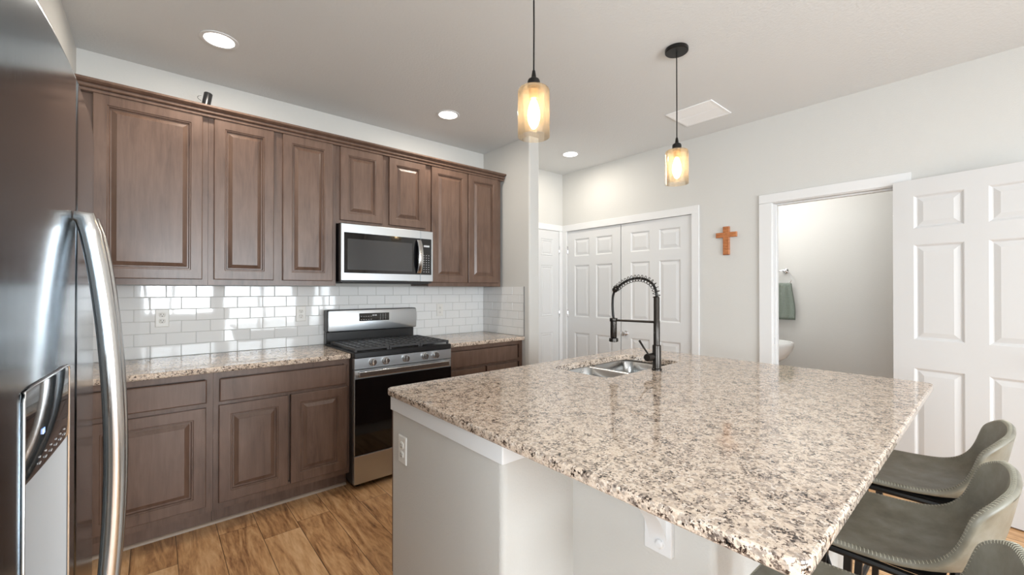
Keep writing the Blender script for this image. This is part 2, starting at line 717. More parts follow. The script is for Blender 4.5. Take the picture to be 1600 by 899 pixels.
# baseboards
BB = [('baseboard_right', MB().box(XR - 0.014, XR, YF, 0.375, 0, 0.085).box(XR - 0.014, XR, 1.29, 1.78, 0, 0.085)),
      ('baseboard_left', MB().box(XA, XA + 0.014, YF, 0.5, 0, 0.085)),
      ('baseboard_return', MB().box(2.60, 2.705, 2.761, 2.775, 0, 0.085)),
      ('baseboard_powder_room', MB().box(4.836, 4.85, -0.6, 1.80, 0, 0.085))]
for n, b in BB:
    struct(b.build(n, M['white'], bevel=0.004))

# windows in the wall behind the camera
for i, (a, b, z0, z1) in enumerate(WINDOWS):
    t = bpy.data.objects.new('window_%d' % (i + 1), None)
    C.objects.link(t)
    t.location = ((a + b) / 2, YF - 0.06, z0)
    struct(t, ['left white framed window in the wall behind the viewer', 'tall white framed patio window behind the viewer',
               'narrow white framed window beside the right wall'][i], 'window')
    mb = MB()
    f = 0.05
    for (p, q, r, s_) in [(a, b, z0, z0 + f), (a, b, z1 - f, z1), (a, a + f, z0 + f, z1 - f), (b - f, b, z0 + f, z1 - f),
                          ((a + b) / 2 - 0.025, (a + b) / 2 + 0.025, z0 + f, z1 - f)]:
        mb.box(p, q, YF - 0.09, YF - 0.03, r, s_)
    mb.build('window_frame', M['vinylframe'], t, bevel=0.003)
    MB().box(a + f, b - f, YF - 0.063, YF - 0.057, z0 + f, z1 - f).build('pane', M['glass'], t, smooth=0)


t = bpy.data.objects.new('window_4', None)  # unseen window, added so fill light reaches the island end
C.objects.link(t)
t.location = (XA - 0.06, (FILL_WIN[0] + FILL_WIN[1]) / 2, FILL_WIN[2])
struct(t, 'added white framed window in the left wall, fill light for the island', 'window')
mb = MB()
a, b, z0, z1 = FILL_WIN
f = 0.05
for (p, q, r, s_) in [(a, b, z0, z0 + f), (a, b, z1 - f, z1), (a, a + f, z0 + f, z1 - f), (b - f, b, z0 + f, z1 - f), ((a + b) / 2 - 0.025, (a + b) / 2 + 0.025, z0 + f, z1 - f)]:
    mb.box(XA - 0.09, XA - 0.03, p, q, r, s_)
mb.build('window_frame', M['vinylframe'], t, bevel=0.003)
MB().box(XA - 0.063, XA - 0.057, a + f, b - f, z0 + f, z1 - f).build('pane', M['glass'], t, smooth=0)

# ------------------------------------------------------------------ doors on the right and back walls
def six_panel(W_, H_, cols, rows, T=0.035):
    """door leaf: x 0..W, front at y=0 facing -y, z 0..H"""
    mb = MB()
    xs = [0] + [c for p in cols for c in p] + [W_]
    zs = [0] + [r for p in rows for r in p] + [H_]
    prof = [(0, 0), (0.006, 0.003), (0.012, 0.009), (0.018, 0.010), (0.046, 0.003), (0.050, 0.003)]
    for side in (0, 1):
        for i in range(len(xs) - 1):
            for j in range(len(zs) - 1):
                x0, x1, z0, z1 = xs[i], xs[i + 1], zs[j], zs[j + 1]
                if i % 2 == 1 and j % 2 == 1:
                    k = len(mb.v)
                    pane_loops(mb, x0, x1, z0, z1, 0, prof)
                    if side:
                        mb.v[k:] = [(x, T - y, z) for (x, y, z) in mb.v[k:]]
                else:
                    y = T if side else 0
                    mb.add([(x0, y, z0), (x1, y, z0), (x1, y, z1), (x0, y, z1)], [(0, 1, 2, 3)])
    mb.add([(0, 0, 0), (W_, 0, 0), (W_, T, 0), (0, T, 0), (0, 0, H_), (W_, 0, H_), (W_, T, H_), (0, T, H_)],
           [(0, 1, 2, 3), (4, 5, 6, 7), (0, 3, 7, 4), (1, 2, 6, 5)])
    return mb


def hinge(parent, x, z, name='hinge'):
    mb = MB()
    mb.lathe([(0.006, -0.045), (0.0065, -0.044), (0.0065, 0.044), (0.006, 0.045)], 10, (x, -0.007, z))
    mb.box(x - 0.004, x + 0.012, -0.002, 0.0005, z - 0.044, z + 0.044)
    return mb.build(name, M['chrome'], parent, world=False)


RZ = -PI / 2


def door_empty(name, label, loc, rz):
    t = bpy.data.objects.new(name, None)
    C.objects.link(t)
    t.location = loc
    t.rotation_euler = (0, 0, rz)
    struct(t, label, 'door')
    return t


CW = 0.752
ROWS = [(0.225, 0.828), (1.012, 1.622), (1.726, 1.932)]
COLS = [(0.108, 0.330), (0.424, 0.648)]
# closet pair
dl = door_empty('door_1', 'left leaf of the closed white six-panel double door', (XR + 0.004, 3.392, 0.008), RZ)
six_panel(CW, 2.032, COLS, ROWS).build('leaf', M['doorwhite'], dl, smooth=6, world=False)
for z in (0.28, 1.05, 1.81):
    hinge(dl, -0.003, z)
dr = door_empty('door_2', 'right leaf of the white double door, with a round chrome knob', (XR + 0.004, 2.630, 0.008), RZ)
six_panel(0.777, 2.032, [(0.116, 0.338), (0.440, 0.662)], ROWS).build('leaf', M['doorwhite'], dr, smooth=6, world=False)
for z in (0.28, 1.05, 1.81):
    hinge(dr, 0.780, z)
kb = MB().lathe([(0.028, 0), (0.030, -0.004), (0.028, -0.008), (0.011, -0.012), (0.010, -0.030), (0.018, -0.036), (0.026, -0.046),
                 (0.028, -0.056), (0.024, -0.064), (0.012, -0.068)], 24, (0.058, 0, 0.872), 'y')
kb.build('knob', M['chrome'], dr, world=False)
# open powder-room door, swung back almost flat against the wall
ang = math.atan2(-0.986, -0.168)
dop = door_empty('door_3', 'white six-panel door swung wide open beside the powder room', (3.748, 0.461, 0.008), ang)
six_panel(0.760, 2.045, [(0.103, 0.331), (0.429, 0.657)], [(0.225, 0.830), (1.012, 1.624), (1.727, 1.940)]).build(
    'leaf', M['doorwhite'], dop, smooth=6, world=False)
for z in (0.28, 0.775, 1.81):
    mb = MB().lathe([(0.006, -0.045), (0.0065, -0.044), (0.0065, 0.044), (0.006, 0.045)], 10, (-0.004, 0.034, z))
    mb.box(-0.0022, -0.0005, 0.008, 0.034, z - 0.044, z + 0.044)
    mb.build('hinge', M['chrome'], dop, world=False)
kb = MB().lathe([(0.028, 0), (0.030, -0.004), (0.028, -0.008), (0.011, -0.012), (0.010, -0.030), (0.018, -0.036), (0.026, -0.046),
                 (0.028, -0.056), (0.024, -0.064), (0.012, -0.068)], 24, (0.700, 0, 0.94), 'y')
kb.build('knob', M['chrome'], dop, world=False)
# single door on the back wall, beyond the return wall
df = door_empty('door_4', 'white six-panel door on the back wall, half hidden by the return wall', (3.005, YB - 0.012, 0.008), 0)
six_panel(0.705, 2.032, [(0.100, 0.300), (0.400, 0.605)], ROWS, 0.011).build('leaf', M['doorwhite'], df, smooth=6, world=False)
for z in (0.28, 1.05, 1.81):
    hinge(df, 0.707, z)


# casings
def casing_prof(mb, pts):
    for (x0, x1, y0, y1, z0, z1) in pts:
        mb.box(x0, x1, y0, y1, z0, z1)
    return mb


cw = 0.068
mb = MB()
x0, x1 = XR - 0.017, XR
mb.box(x0, x1, CL0 - cw + 0.006, CL0 + 0.006, 0, DH - 0.006).box(x0, x1, CL1 - 0.006, CL1 + cw + 0.002, 0, DH - 0.006)
mb.box(x0, x1, CL0 - cw + 0.006, CL1 + cw + 0.002, DH - 0.006, DH + cw)
mb.box(XR, XR + TK, CL0, CL0 + 0.004, 0, DH).box(XR, XR + TK, CL1 - 0.004, CL1, 0, DH).box(XR, XR + TK, CL0, CL1, DH - 0.004, DH)
struct(mb.build('trim_1', M['white'], bevel=0.004), 'white casing around the closed double doors', 'door trim')
mb = MB()
mb.box(x0, x1, BA0 - cw + 0.006, BA0 + 0.006, 0, DH - 0.006).box(x0, x1, BA1 - 0.006, BA1 + cw + 0.02, 0, DH - 0.006)
mb.box(x0, x1, BA0 - cw + 0.006, BA1 + cw + 0.02, DH - 0.006, DH + cw)
mb.box(XR - 0.004, XR + TK + 0.004, BA0 + 0.0005, BA0 + 0.012, 0, DH - 0.012).box(XR - 0.004, XR + TK + 0.004, BA1 - 0.012, BA1 - 0.0005, 0, DH - 0.012)
mb.box(XR - 0.004, XR + TK + 0.004, BA0 + 0.0005, BA1 - 0.0005, DH - 0.012, DH - 0.0005)
mb.box(XR + 0.045, XR + 0.085, BA1 - 0.024, BA1 - 0.0115, 0, DH - 0.0125).box(XR + 0.045, XR + 0.085, BA0 + 0.013, BA1 - 0.025, DH - 0.024, DH - 0.0115)
cs = struct(mb.build('trim_2', M['white'], bevel=0.003), 'white casing around the open powder room doorway', 'door trim')
sp = MB().box(XR + 0.012, XR + 0.032, BA1 - 0.0135, BA1 - 0.0118, 0.90, 0.955)
sp.build('strike_plate', M['chrome'], cs)
mb = MB()
mb.box(3.716, XR - 0.017, YB - 0.017, YB, 0, DH - 0.004).box(2.93, 3.0, YB - 0.017, YB, 0, DH - 0.004)
mb.box(2.93, XR - 0.017, YB - 0.017, YB, DH - 0.004, DH + cw)
struct(mb.build('trim_3', M['white'], bevel=0.004), 'white casing of the single door on the back wall', 'door trim')

# ------------------------------------------------------------------ tiled backsplash
ZT0, TP = 0.911, 0.0763


def tiles(name, axis, a0, a1, zrows, cpos, phase, label, cuts=()):
    """axis 'x': on the back wall facing -y.  axis 'y': on the return wall facing -x. Each tile a bevelled block, grout between."""
    mb = MB()
    L, G = 0.1535, 0.0028
    th, bev = 0.007, 0.0018
    for r in range(6):
        z0, z1 = ZT0 + r * TP + G / 2, ZT0 + (r + 1) * TP - G / 2
        off = phase + (0 if r % 2 == 1 else L / 2)
        k = math.floor((a0 - off) / L)
        x = off + k * L
        while x < a1:
            p, q = max(x + G / 2, a0), min(x + L - G / 2, a1)
            x += L
            if q - p < 0.006:
                continue
            t1, t2 = random.uniform(-1, 1) * 0.00035, random.uniform(-1, 1) * 0.00022
            back = [(p, 0, z0), (q, 0, z0), (q, 0, z1), (p, 0, z1)]
            mid = [(u, th - bev, z) for (u, _, z) in back]
            fr = [(p + bev, th + t1 + t2, z0 + bev), (q - bev, th - t1 + t2, z0 + bev), (q - bev, th - t1 - t2, z1 - bev), (p + bev, th + t1 - t2, z1 - bev)]
            if axis == 'x':
                f = lambda w: (w[0], cpos - w[1], w[2])
            else:
                f = lambda w: (cpos - w[1], w[0], w[2])
            mb.loft([[f(w) for w in l] for l in (back, mid, fr)], True, False, True, 0)
    if axis == 'x':
        mb.box(a0, a1, cpos - 0.0045, cpos - 0.0002, ZT0, ZT0 + 6 * TP, 1)
    else:
        mb.box(cpos - 0.0045, cpos - 0.0002, a0, a1, ZT0, ZT0 + 6 * TP, 1)
    return struct(mb.build(name, [M['tile'], M['grout']], smooth=0), label, 'tile backsplash')


tiles('wall_backsplash', 'x', XL + 0.001, 2.587, 6, YB, -0.0935, 'glossy white subway tiles between the counter and the upper cabinets')
bs = tiles('wall_backsplash_side', 'y', 2.844, YB - 0.009, 6, 2.588, 2.85, 'white subway tiles on the short return wall')
MB().box(2.579, 2.5875, 2.838, 2.8438, ZT0, ZT0 + 6 * TP + 0.002).build('edge_strip', M['sealant'], bs, smooth=0)

# ------------------------------------------------------------------ upper cabinets
YU, YD = 3.1514, 3.1314      # face-frame plane, door face plane
ZU0, ZU1 = 1.3696, 2.450


def wall_cabinet(x0, x1, z0, doors, label):
    t = thing('wall_cabinet', label, 'cabinet', ((x0 + x1) / 2, (YU + YB) / 2, z0), 0, 'wall cabinets')
    g = 0.0006
    mb = MB()
    mb.box(x0 + g, x1 - g, YU + 0.018, YB - 0.0105, z0 + 0.004, ZU1 - 0.004)
    mb.build('cabinet_box', M['wood'], t, smooth=0)
    f = MB()
    inner = []
    f.box(x0 + g, x1 - g, YU, YU + 0.0178, ZU1 - 0.055, ZU1 - 0.002)
    f.box(x0 + g, x1 - g, YU, YU + 0.0178, z0, z0 + 0.035)
    f.box(x0 + g, x0 + 0.04, YU, YU + 0.0178, z0 + 0.035, ZU1 - 0.055)
    f.box(x1 - 0.04, x1 - g, YU, YU + 0.0178, z0 + 0.035, ZU1 - 0.055)
    if len(doors) == 2:
        mx = (doors[0][1] + doors[1][0]) / 2
        f.box(mx - 0.03, mx + 0.03, YU, YU + 0.0178, z0 + 0.035, ZU1 - 0.055)
    f.build('face_frame', M['wood'], t, smooth=0)
    for (a, b, c, d) in doors:
        cab_door('door', a, b, c, d, YD, t)
    return t


wall_cabinet(XL, 0.2505, ZU0, [(-0.250, 0.222, 1.404, 2.396)], 'tall brown wall cabinet with one wide door beside the fridge')
wall_cabinet(0.2505, 1.008, ZU0, [(0.279, 0.604, 1.404, 2.396), (0.657, 0.981, 1.404, 2.396)], 'tall brown two-door wall cabinet left of the microwave')
wall_cabinet(1.008, 1.7645, 1.828, [(1.0345, 1.355, 1.853, 2.394), (1.411, 1.7315, 1.853, 2.394)], 'short brown two-door wall cabinet above the microwave')
wall_cabinet(1.7645, 2.552, ZU0, [(1.790, 2.158, 1.404, 2.396), (2.1665, 2.512, 1.404, 2.396)], 'tall brown two-door wall cabinet right of the microwave')

# crown moulding along the cabinet tops with a return at the right end
prof = [(0.0, 2.393), (0.024, 2.393), (0.026, 2.396), (0.026, 2.404), (0.019, 2.4055), (0.019, 2.411), (0.031, 2.413), (0.036, 2.418), (0.036, 2.425),
        (0.027, 2.428), (0.027, 2.434), (0.038, 2.437), (0.046, 2.442), (0.0515, 2.447), (0.0515, 2.458), (0.0, 2.458)]
YC = YD + 0.0190
mb = MB()
mb.loft([[(XL + 0.001, YC - o, z) for o, z in prof], [(2.570 + o * 0.3, YC - o, z) for o, z in prof]])
tag(mb.build('crown_moulding', M['wood'], smooth=20), 'stepped brown crown moulding along the tops of the wall cabinets', 'moulding')

# little black camera standing on the cabinets
t = thing('security_camera', 'small black cylindrical camera on top of the wall cabinets', 'camera', (0.249, 3.20, 2.4595))
mb = MB()
ax = Vector((0.16, 0.0, 1)).normalized()
base = Vector((0.238, 3.20, 2.462))
mb.tube([base + ax * h for h in (0, 0.002, 0.10, 0.103)], [0.020, 0.0225, 0.0225, 0.020], 20)
mb.build('camera_body', M['black'], t, smooth=40)
mb = MB()
mb.tube([base + Vector((-0.020 - 0.018 * math.sin(PI * i / 10), 0, 0.045 + 0.035 * i / 10)) + ax * 0.0 for i in range(11)], 0.0022, 6)
mb.build('wire_loop', M['black'], t)

# ------------------------------------------------------------------ base cabinets
YBF, YBD = 2.873, 2.853


def base_cabinet(x0, x1, label, drawers, doors):
    t = thing('base_cabinet', label, 'cabinet', ((x0 + x1) / 2, 3.16, 0), 0, 'base cabinets')
    g = 0.0006
    mb = MB().box(x0 + g, x1 - g, YBF + 0.019, YB - 0.012, 0.1025, 0.8785)
    mb.build('cabinet_box', M['wood'], t, smooth=0)
    f = MB()
    f.box(x0 + g, x1 - g, YBF, YBF + 0.0187, 0.845, 0.8785).box(x0 + g, x1 - g, YBF, YBF + 0.0187, 0.1025, 0.150).box(x0 + g, x1 - g, YBF, YBF + 0.0187, 0.685, 0.720)
    for (a, b) in ((0.150, 0.685), (0.720, 0.845)):
        f.box(x0 + g, x0 + 0.038, YBF, YBF + 0.0187, a, b).box(x1 - 0.038, x1 - g, YBF, YBF + 0.0187, a, b)
    f.build('face_frame', M['wood'], t, smooth=0)
    MB().box(x0 + g, x1 - g, 2.9396, YB - 0.012, 0.0005, 0.102).build('toe_kick', M['wood'], t, smooth=0)
    for (a, b, c, d) in drawers:
        slab_front('drawer', a, b, c, d, YBD, t)
    for (a, b, c, d) in doors:
        cab_door('door', a, b, c, d, YBD, t)
    return t


base_cabinet(XL, 0.2545, 'brown base cabinet with one drawer and door beside the fridge', [(-0.255, 0.225, 0.712, 0.840)], [(-0.255, 0.222, 0.140, 0.687)])
base_cabinet(0.2545, 1.010, 'brown two-door base cabinet left of the range', [(0.283, 0.986, 0.710, 0.838)],
             [(0.280, 0.632, 0.140, 0.690), (0.646, 0.990, 0.140, 0.692)])
base_cabinet(1.772, 2.5865, 'brown base cabinet right of the range, partly behind the island', [(1.800, 2.513, 0.708, 0.838)],
             [(1.800, 2.150, 0.140, 0.688), (2.165, 2.513, 0.140, 0.688)])
# shoe moulding at the toe kick
mb = MB()
for (a, b) in ((XL, 1.009), (1.773, 2.586)):
    n = 6
    arc = [(2.9394 - 0.014 * math.cos(PI / 2 * i / n), 0.0005 + 0.016 * math.sin(PI / 2 * i / n)) for i in range(n + 1)] + [(2.9394, 0.0005)]
    mb.loft([[(a, y, z) for y, z in arc], [(b, y, z) for y, z in arc]])
struct(mb.build('trim_4', simple('grey_tan_shoe', srgb(150, 132, 116), 0.5)), 'thin grey tan shoe moulding under the base cabinets', 'trim')

# ------------------------------------------------------------------ countertops
EDGE = [(0.006, 0.0), (0.0015, 0.002), (0, 0.006), (0, 0.022), (0.0015, 0.027), (0.005, 0.031), (0.010, 0.0325)]


def slab(name, outline, ztop, label, hole=None, edge=EDGE):
    mb = MB()
    loops = []
    for (i, d) in edge:
        loops.append([(x, y, ztop - d) for x, y in inset_outline(outline, i)])
    mb.loft(loops, True, hole is None, hole is None)
    if hole is not None:
        inner, zb = hole, ztop - edge[-1][1]
        n = len(outline)
        o = len(mb.v)
        mb.v += [(x, y, ztop) for x, y in inner] + [(x, y, ztop - 0.002) for x, y in inset_outline(inner, 0.002)] + [(x, y, zb) for x, y in inset_outline(inner, 0.002)]
        top0 = 0
        bot0 = (len(edge) - 1) * n
        for j in range(n):
            k = (j + 1) % n
            mb.f += [[top0 + j, top0 + k, o + k, o + j], [o + j, o + k, o + n + k, o + n + j], [o + n + j, o + n + k, o + 2 * n + k, o + 2 * n + j],
                     [o + 2 * n + j, o + 2 * n + k, bot0 + k, bot0 + j]]
            mb.m += [0] * 4
    ob = mb.build(name, M['granite'], smooth=18)
    return tag(ob, label, 'countertop', 'granite countertops')


slab('countertop', round_outline([(XL + 0.001, 2.830), (1.0065, 2.830), (1.0065, YB - 0.0085), (XL + 0.001, YB - 0.0085)], [0, 0.012, 0, 0]), 0.9112,
     'speckled beige granite countertop between the fridge and the range')
slab('countertop', round_outline([(1.7745, 2.830), (2.5785, 2.830), (2.5785, YB - 0.0085), (1.7745, YB - 0.0085)], [0.012, 0, 0, 0]), 0.9112,
     'short speckled granite countertop in the corner right of the range')
IX0, IX1, IY0, IY1, IZ = 0.7705, 2.7188, 0.1957, 1.7529, 0.9126


def radial_match(outline, hole_rect, r, m):
    """points of a rounded rectangle paired one to one with the outline"""
    x0, x1, y0, y1 = hole_rect
    fine = rrect(x0, x1, y0, y1, r, 8)
    return fine


outer = rrect(IX0, IX1, IY0, IY1, 0.035, 8)
hole = rrect(1.665, 2.385, 1.232, 1.618, 0.055, 8)
slab('island_countertop', outer, IZ, 'large speckled beige granite slab topping the kitchen island', hole)

# ------------------------------------------------------------------ island base
t = thing('kitchen_island', 'grey painted island base under the large granite slab', 'island', (1.75, 1.1, 0))
ZI = IZ - 0.0330
outl = round_outline([(1.118, 0.487), (2.70, 0.487), (2.70, 1.735), (0.800, 1.735), (0.800, 0.975), (1.118, 0.975)], [0.022, 0.022, 0, 0, 0.022, 0.0])
inn = inset_outline(outl, 0.09)
mb = MB()
n = len(outl)
mb.loft([[(x, y, 0.001) for x, y in outl], [(x, y, ZI) for x, y in outl], [(x, y, ZI) for x, y in inn], [(x, y, 0.001) for x, y in inn]], True, False, False, 0, True)
mb.build('half_wall', M['island'], t, smooth=40)
# white apron under the slab
ap = round_outline([(0.788, 1.7365), (0.788, 0.963), (1.1175, 0.963), (1.1175, 0.9745), (0.7995, 0.9745), (0.7995, 1.7365)], [0, 0.006, 0, 0, 0, 0], 3)
MB().prism(ap, 0.818, ZI).build('apron_trim', M['white'], t, bevel=0.002)
# wooden kitchen-side front
mb = MB().box(0.801, 2.699, 1.7355, 1.7485, 0.10, ZI)
mb.build('cabinet_front', M['wood'], t, bevel=0.002)
MB().box(1.104, 1.1175, 0.488, 0.9625, 0.0015, 0.085).box(0.787, 0.7995, 0.9765, 1.735, 0.0015, 0.085).build('baseboard', M['white'], t, bevel=0.003)
# corbel under the overhang
cy0, cy1 = 0.598, 0.684
cb = MB()
cb.box(1.0985, 1.1175, cy0, cy1, 0.586, ZI - 0.001).build('corbel', M['white'], t, bevel=0.003)
corb = [o for o in bpy.data.objects if o.name == 'corbel'][0]
pf = []
for i in range(13):
    a = i / 12
    pf.append((1.098 - 0.235 * (1 - a) ** 2.2 - 0.018 * math.sin(PI * min(1, a * 1.0)), ZI - 0.035 - 0.215 * a))
prf = [(1.0984, ZI - 0.002), (0.845, ZI - 0.002), (0.845, ZI - 0.03)] + pf + [(1.0984, ZI - 0.26)]
mb = MB()
mb.loft([[(x, cy0 + 0.016, z) for x, z in prf], [(x, cy1 - 0.016, z) for x, z in prf]])
mb.build('corbel_arm', M['white'], corb, smooth=40)
MB().lathe([(0.013, 0.0), (0.013, -0.006), (0.009, -0.011), (0.003, -0.012)], 16, (1.0985, (cy0 + cy1) / 2 - 0.008, 0.617), 'x').build('screw_cap', M['white'], corb)

# ------------------------------------------------------------------ undermount sink
t = thing('kitchen_sink', 'double bowl stainless sink set into the island', 'sink', (2.025, 1.425, 0.70))
zr = IZ - 0.0332


def bowl(x0, x1, y0, y1, depth, name):
    mb = MB()
    ls = []
    for (i, d, r) in [(-0.012, 0.0, 0.06), (0, 0.0, 0.06), (0.004, 0.004, 0.06), (0.008, depth * 0.5, 0.06), (0.014, depth - 0.03, 0.06), (0.024, depth - 0.010, 0.055), (0.045, depth, 0.05), (0.09, depth + 0.003, 0.03)]:
        ls.append([(x, y, zr - d) for x, y in rrect(x0 + i, x1 - i, y0 + i, y1 - i, max(0.02, r - max(0, i) * 0.2), 6)])
    mb.loft(ls, True, False, True)
    ob = mb.build(name, M['sinksteel'], t, smooth=60)
    cx, cy = (x0 + x1) / 2, (y0 + y1) / 2
    MB().lathe([(0.05, 0), (0.048, 0.003), (0.03, 0.002), (0.02, -0.001)], 24, (cx, cy, zr - depth - 0.0025)).build('drain', M['chrome'], ob)
    return ob


bowl(1.640, 1.985, 1.224, 1.626, 0.20, 'bowl')
bowl(2.012, 2.405, 1.224, 1.626, 0.20, 'bowl')
MB().box(1.986, 2.011, 1.224, 1.626, zr - 0.03, zr - 0.0045).build('divider', M['sinksteel'], t, bevel=0.006)

# ------------------------------------------------------------------ faucet
FX, FY = 2.037, 1.190
t = thing('kitchen_faucet', 'dark pull-down kitchen faucet with exposed coil spring', 'faucet', (FX, FY, IZ))
MB().lathe([(0.0265, 0.0005), (0.0265, 0.008), (0.0235, 0.011), (0.0225, 0.012), (0.0225, 0.130), (0.021, 0.134), (0.017, 0.135)], 28, (FX, FY, IZ)).build('faucet_body', M['faucet'], t)
MB().lathe([(0.0165, 0.134), (0.0165, 0.262), (0.0155, 0.264), (0.0155, 0.385), (0.013, 0.392)], 24, (FX, FY, IZ)).build('pole', M['faucet'], t)
arch = []
P0 = [(1.190, 1.298), (1.194, 1.335), (1.212, 1.370), (1.245, 1.393), (1.285, 1.404), (1.325, 1.404), (1.365, 1.395), (1.402, 1.378), (1.432, 1.358), (1.450, 1.345)]


def catmull(pts, m=8):
    out = []
    for i in range(len(pts) - 1):
        p0, p1, p2, p3 = [Vector(pts[max(0, min(len(pts) - 1, i + k))]) for k in (-1, 0, 1, 2)]
        for j in range(m):
            s = j / m
            out.append(0.5 * ((2 * p1) + (-p0 + p2) * s + (2 * p0 - 5 * p1 + 4 * p2 - p3) * s * s + (-p0 + 3 * p1 - 3 * p2 + p3) * s ** 3))
    out.append(Vector(pts[-1]))
    return out


ac = catmull([(FX, y, z) for y, z in P0], 10)
hose = catmull([(FX, y, z) for y, z in P0] + [(FX, 1.462, 1.325), (FX, 1.470, 1.295), (FX, 1.472, 1.25), (FX, 1.469, 1.20), (FX, 1.465, 1.175)], 6)
MB().tube(hose, 0.0068, 12).build('hose', M['blackmetal'], t)
turns = 18
hel = []
L_ = len(ac)
for i in range(turns * 14 + 1):
    s = i / (turns * 14) * (L_ - 1)
    k = min(L_ - 2, int(s))
    fr_ = s - k
    p = ac[k].lerp(ac[k + 1], fr_)
    tg = (ac[min(L_ - 1, k + 1)] - ac[max(0, k)]).normalized()
    nn = Vector((1, 0, 0))
    bb = tg.cross(nn).normalized()
    a = 2 * PI * i / 14
    hel.append(p + nn * 0.0185 * math.cos(a) + bb * 0.0185 * math.sin(a))
MB().tube(hel, 0.0019, 6).build('coil_spring', M['faucet'], t)
MB().tube([(FX, 1.440, 1.353), (FX, 1.446, 1.349), (FX, 1.458, 1.337), (FX, 1.463, 1.331)], [0.012, 0.0165, 0.0165, 0.011], 16).build('spring_collar', M['faucet'], t)
MB().lathe([(0.010, 1.178), (0.0175, 1.174), (0.0185, 1.160), (0.0185, 1.066), (0.0170, 1.062), (0.026, 1.058), (0.027, 1.040), (0.020, 1.037)], 24, (FX, 1.465, 0)).build('spray_head', M['faucet'], t)
MB().tube([(FX, 1.206, 1.168), (FX, 1.446, 1.164)], 0.0065, 12).lathe([(0.0215, 1.156), (0.0225, 1.158), (0.0225, 1.174), (0.0215, 1.176)], 20, (FX, 1.465, 0)).build('holder_arm', M['faucet'], t)
vb = MB().lathe([(0.0190, 0.0), (0.0205, -0.008), (0.0205, -0.060), (0.0185, -0.064)], 24, (FX - 0.012, FY + 0.012, 0.985), 'x')
vbo = vb.build('valve', M['faucet'], t)
MB().tube([(FX - 0.055, FY + 0.016, 1.0), (FX - 0.055, FY + 0.046, 1.036), (FX - 0.055, FY + 0.070, 1.068)], [0.0045, 0.005, 0.006], 10).build('lever', M['faucet'], vbo)

# ------------------------------------------------------------------ gas range
RX0, RX1 = 1.0115, 1.7675
t = thing('gas_range', 'stainless and black gas range between the base cabinets', 'stove', ((RX0 + RX1) / 2, 3.12, 0))
MB().box(RX0, RX1, 2.826, 3.455, 0.035, 0.903).build('range_body', M['black'], t, bevel=0.003)
mb = MB()
pane_loops(mb, RX0, RX1, 0, 1, 0, [(0, 0)])
mb = MB()
mb.loft([[(x, y, z) for x, y in rrect(RX0 - 0.002, RX1 + 0.002, 2.788, 3.39, 0.012, 3)] for z in (0.885, 0.9035, 0.915)] + [[(x, y, 0.919) for x, y in rrect(RX0 + 0.004, RX1 - 0.004, 2.796, 3.385, 0.012, 3)]])
mb.build('cooktop', M['black'], t, smooth=40)
# grates: three cast-iron sections
gx = [RX0 + 0.010, RX0 + 0.256, RX1 - 0.256, RX1 - 0.010]
for k in range(3):
    a, b = gx[k] + 0.002, gx[k + 1] - 0.002
    g = MB()
    y0, y1, zt = 2.812, 3.318, 0.945
    for (p, q, r, s_) in [(a, b, y0, y0 + 0.014), (a, b, y1 - 0.014, y1), (a, a + 0.014, y0 + 0.014, y1 - 0.014), (b - 0.014, b, y0 + 0.014, y1 - 0.014)]:
        g.box(p, q, r, s_, zt - 0.014, zt)
    for i in range(1, 4):
        xx = a + (b - a) * i / 4
        g.box(xx - 0.008, xx + 0.008, y0 + 0.014, y1 - 0.014, zt - 0.014, zt)
    for i in range(1, 7):
        yy = y0 + (y1 - y0) * i / 7
        g.box(a + 0.014, b - 0.014, yy - 0.009, yy + 0.009, zt - 0.0142, zt + 0.0005)
    for (p, q) in ((a, y0), (b - 0.014, y0), (a, y1 - 0.014), (b - 0.014, y1 - 0.014)):
        g.box(p, p + 0.014, q, q + 0.014, 0.9195, zt - 0.014)
    g.build('grate', M['castiron'], t, smooth=0)
for (bx, by, br) in [(1.13, 2.94, 0.045), (1.13, 3.20, 0.036), (1.39, 3.07, 0.05), (1.65, 2.94, 0.04), (1.65, 3.20, 0.045)]:
    MB().lathe([(br, 0.9192), (br, 0.926), (br * 0.9, 0.928), (br * 0.75, 0.929), (br * 0.7, 0.933), (br * 0.3, 0.934)], 24, (bx, by, 0)).build('burner', M['castiron'], t)
# control panel and knobs
mb = MB()
pane_loops(mb, RX0 + 0.001, RX1 - 0.001, 0.806, 0.8815, 2.790, [(0, 0.035), (0, 0.004), (0.003, 0)])
mb.build('control_panel', M['steel'], t, smooth=25)
for kx in (1.137, 1.230, 1.382, 1.535, 1.626):
    k = MB().lathe([(0.024, 0), (0.025, -0.003), (0.0215, -0.006), (0.021, -0.022), (0.0195, -0.025), (0.006, -0.0255)], 28, (kx, 2.7895, 0.846), 'y')
    k.box(kx - 0.0045, kx + 0.0045, 2.753, 2.766, 0.827, 0.865)
    k.build('knob', M['handle'], t, smooth=35)
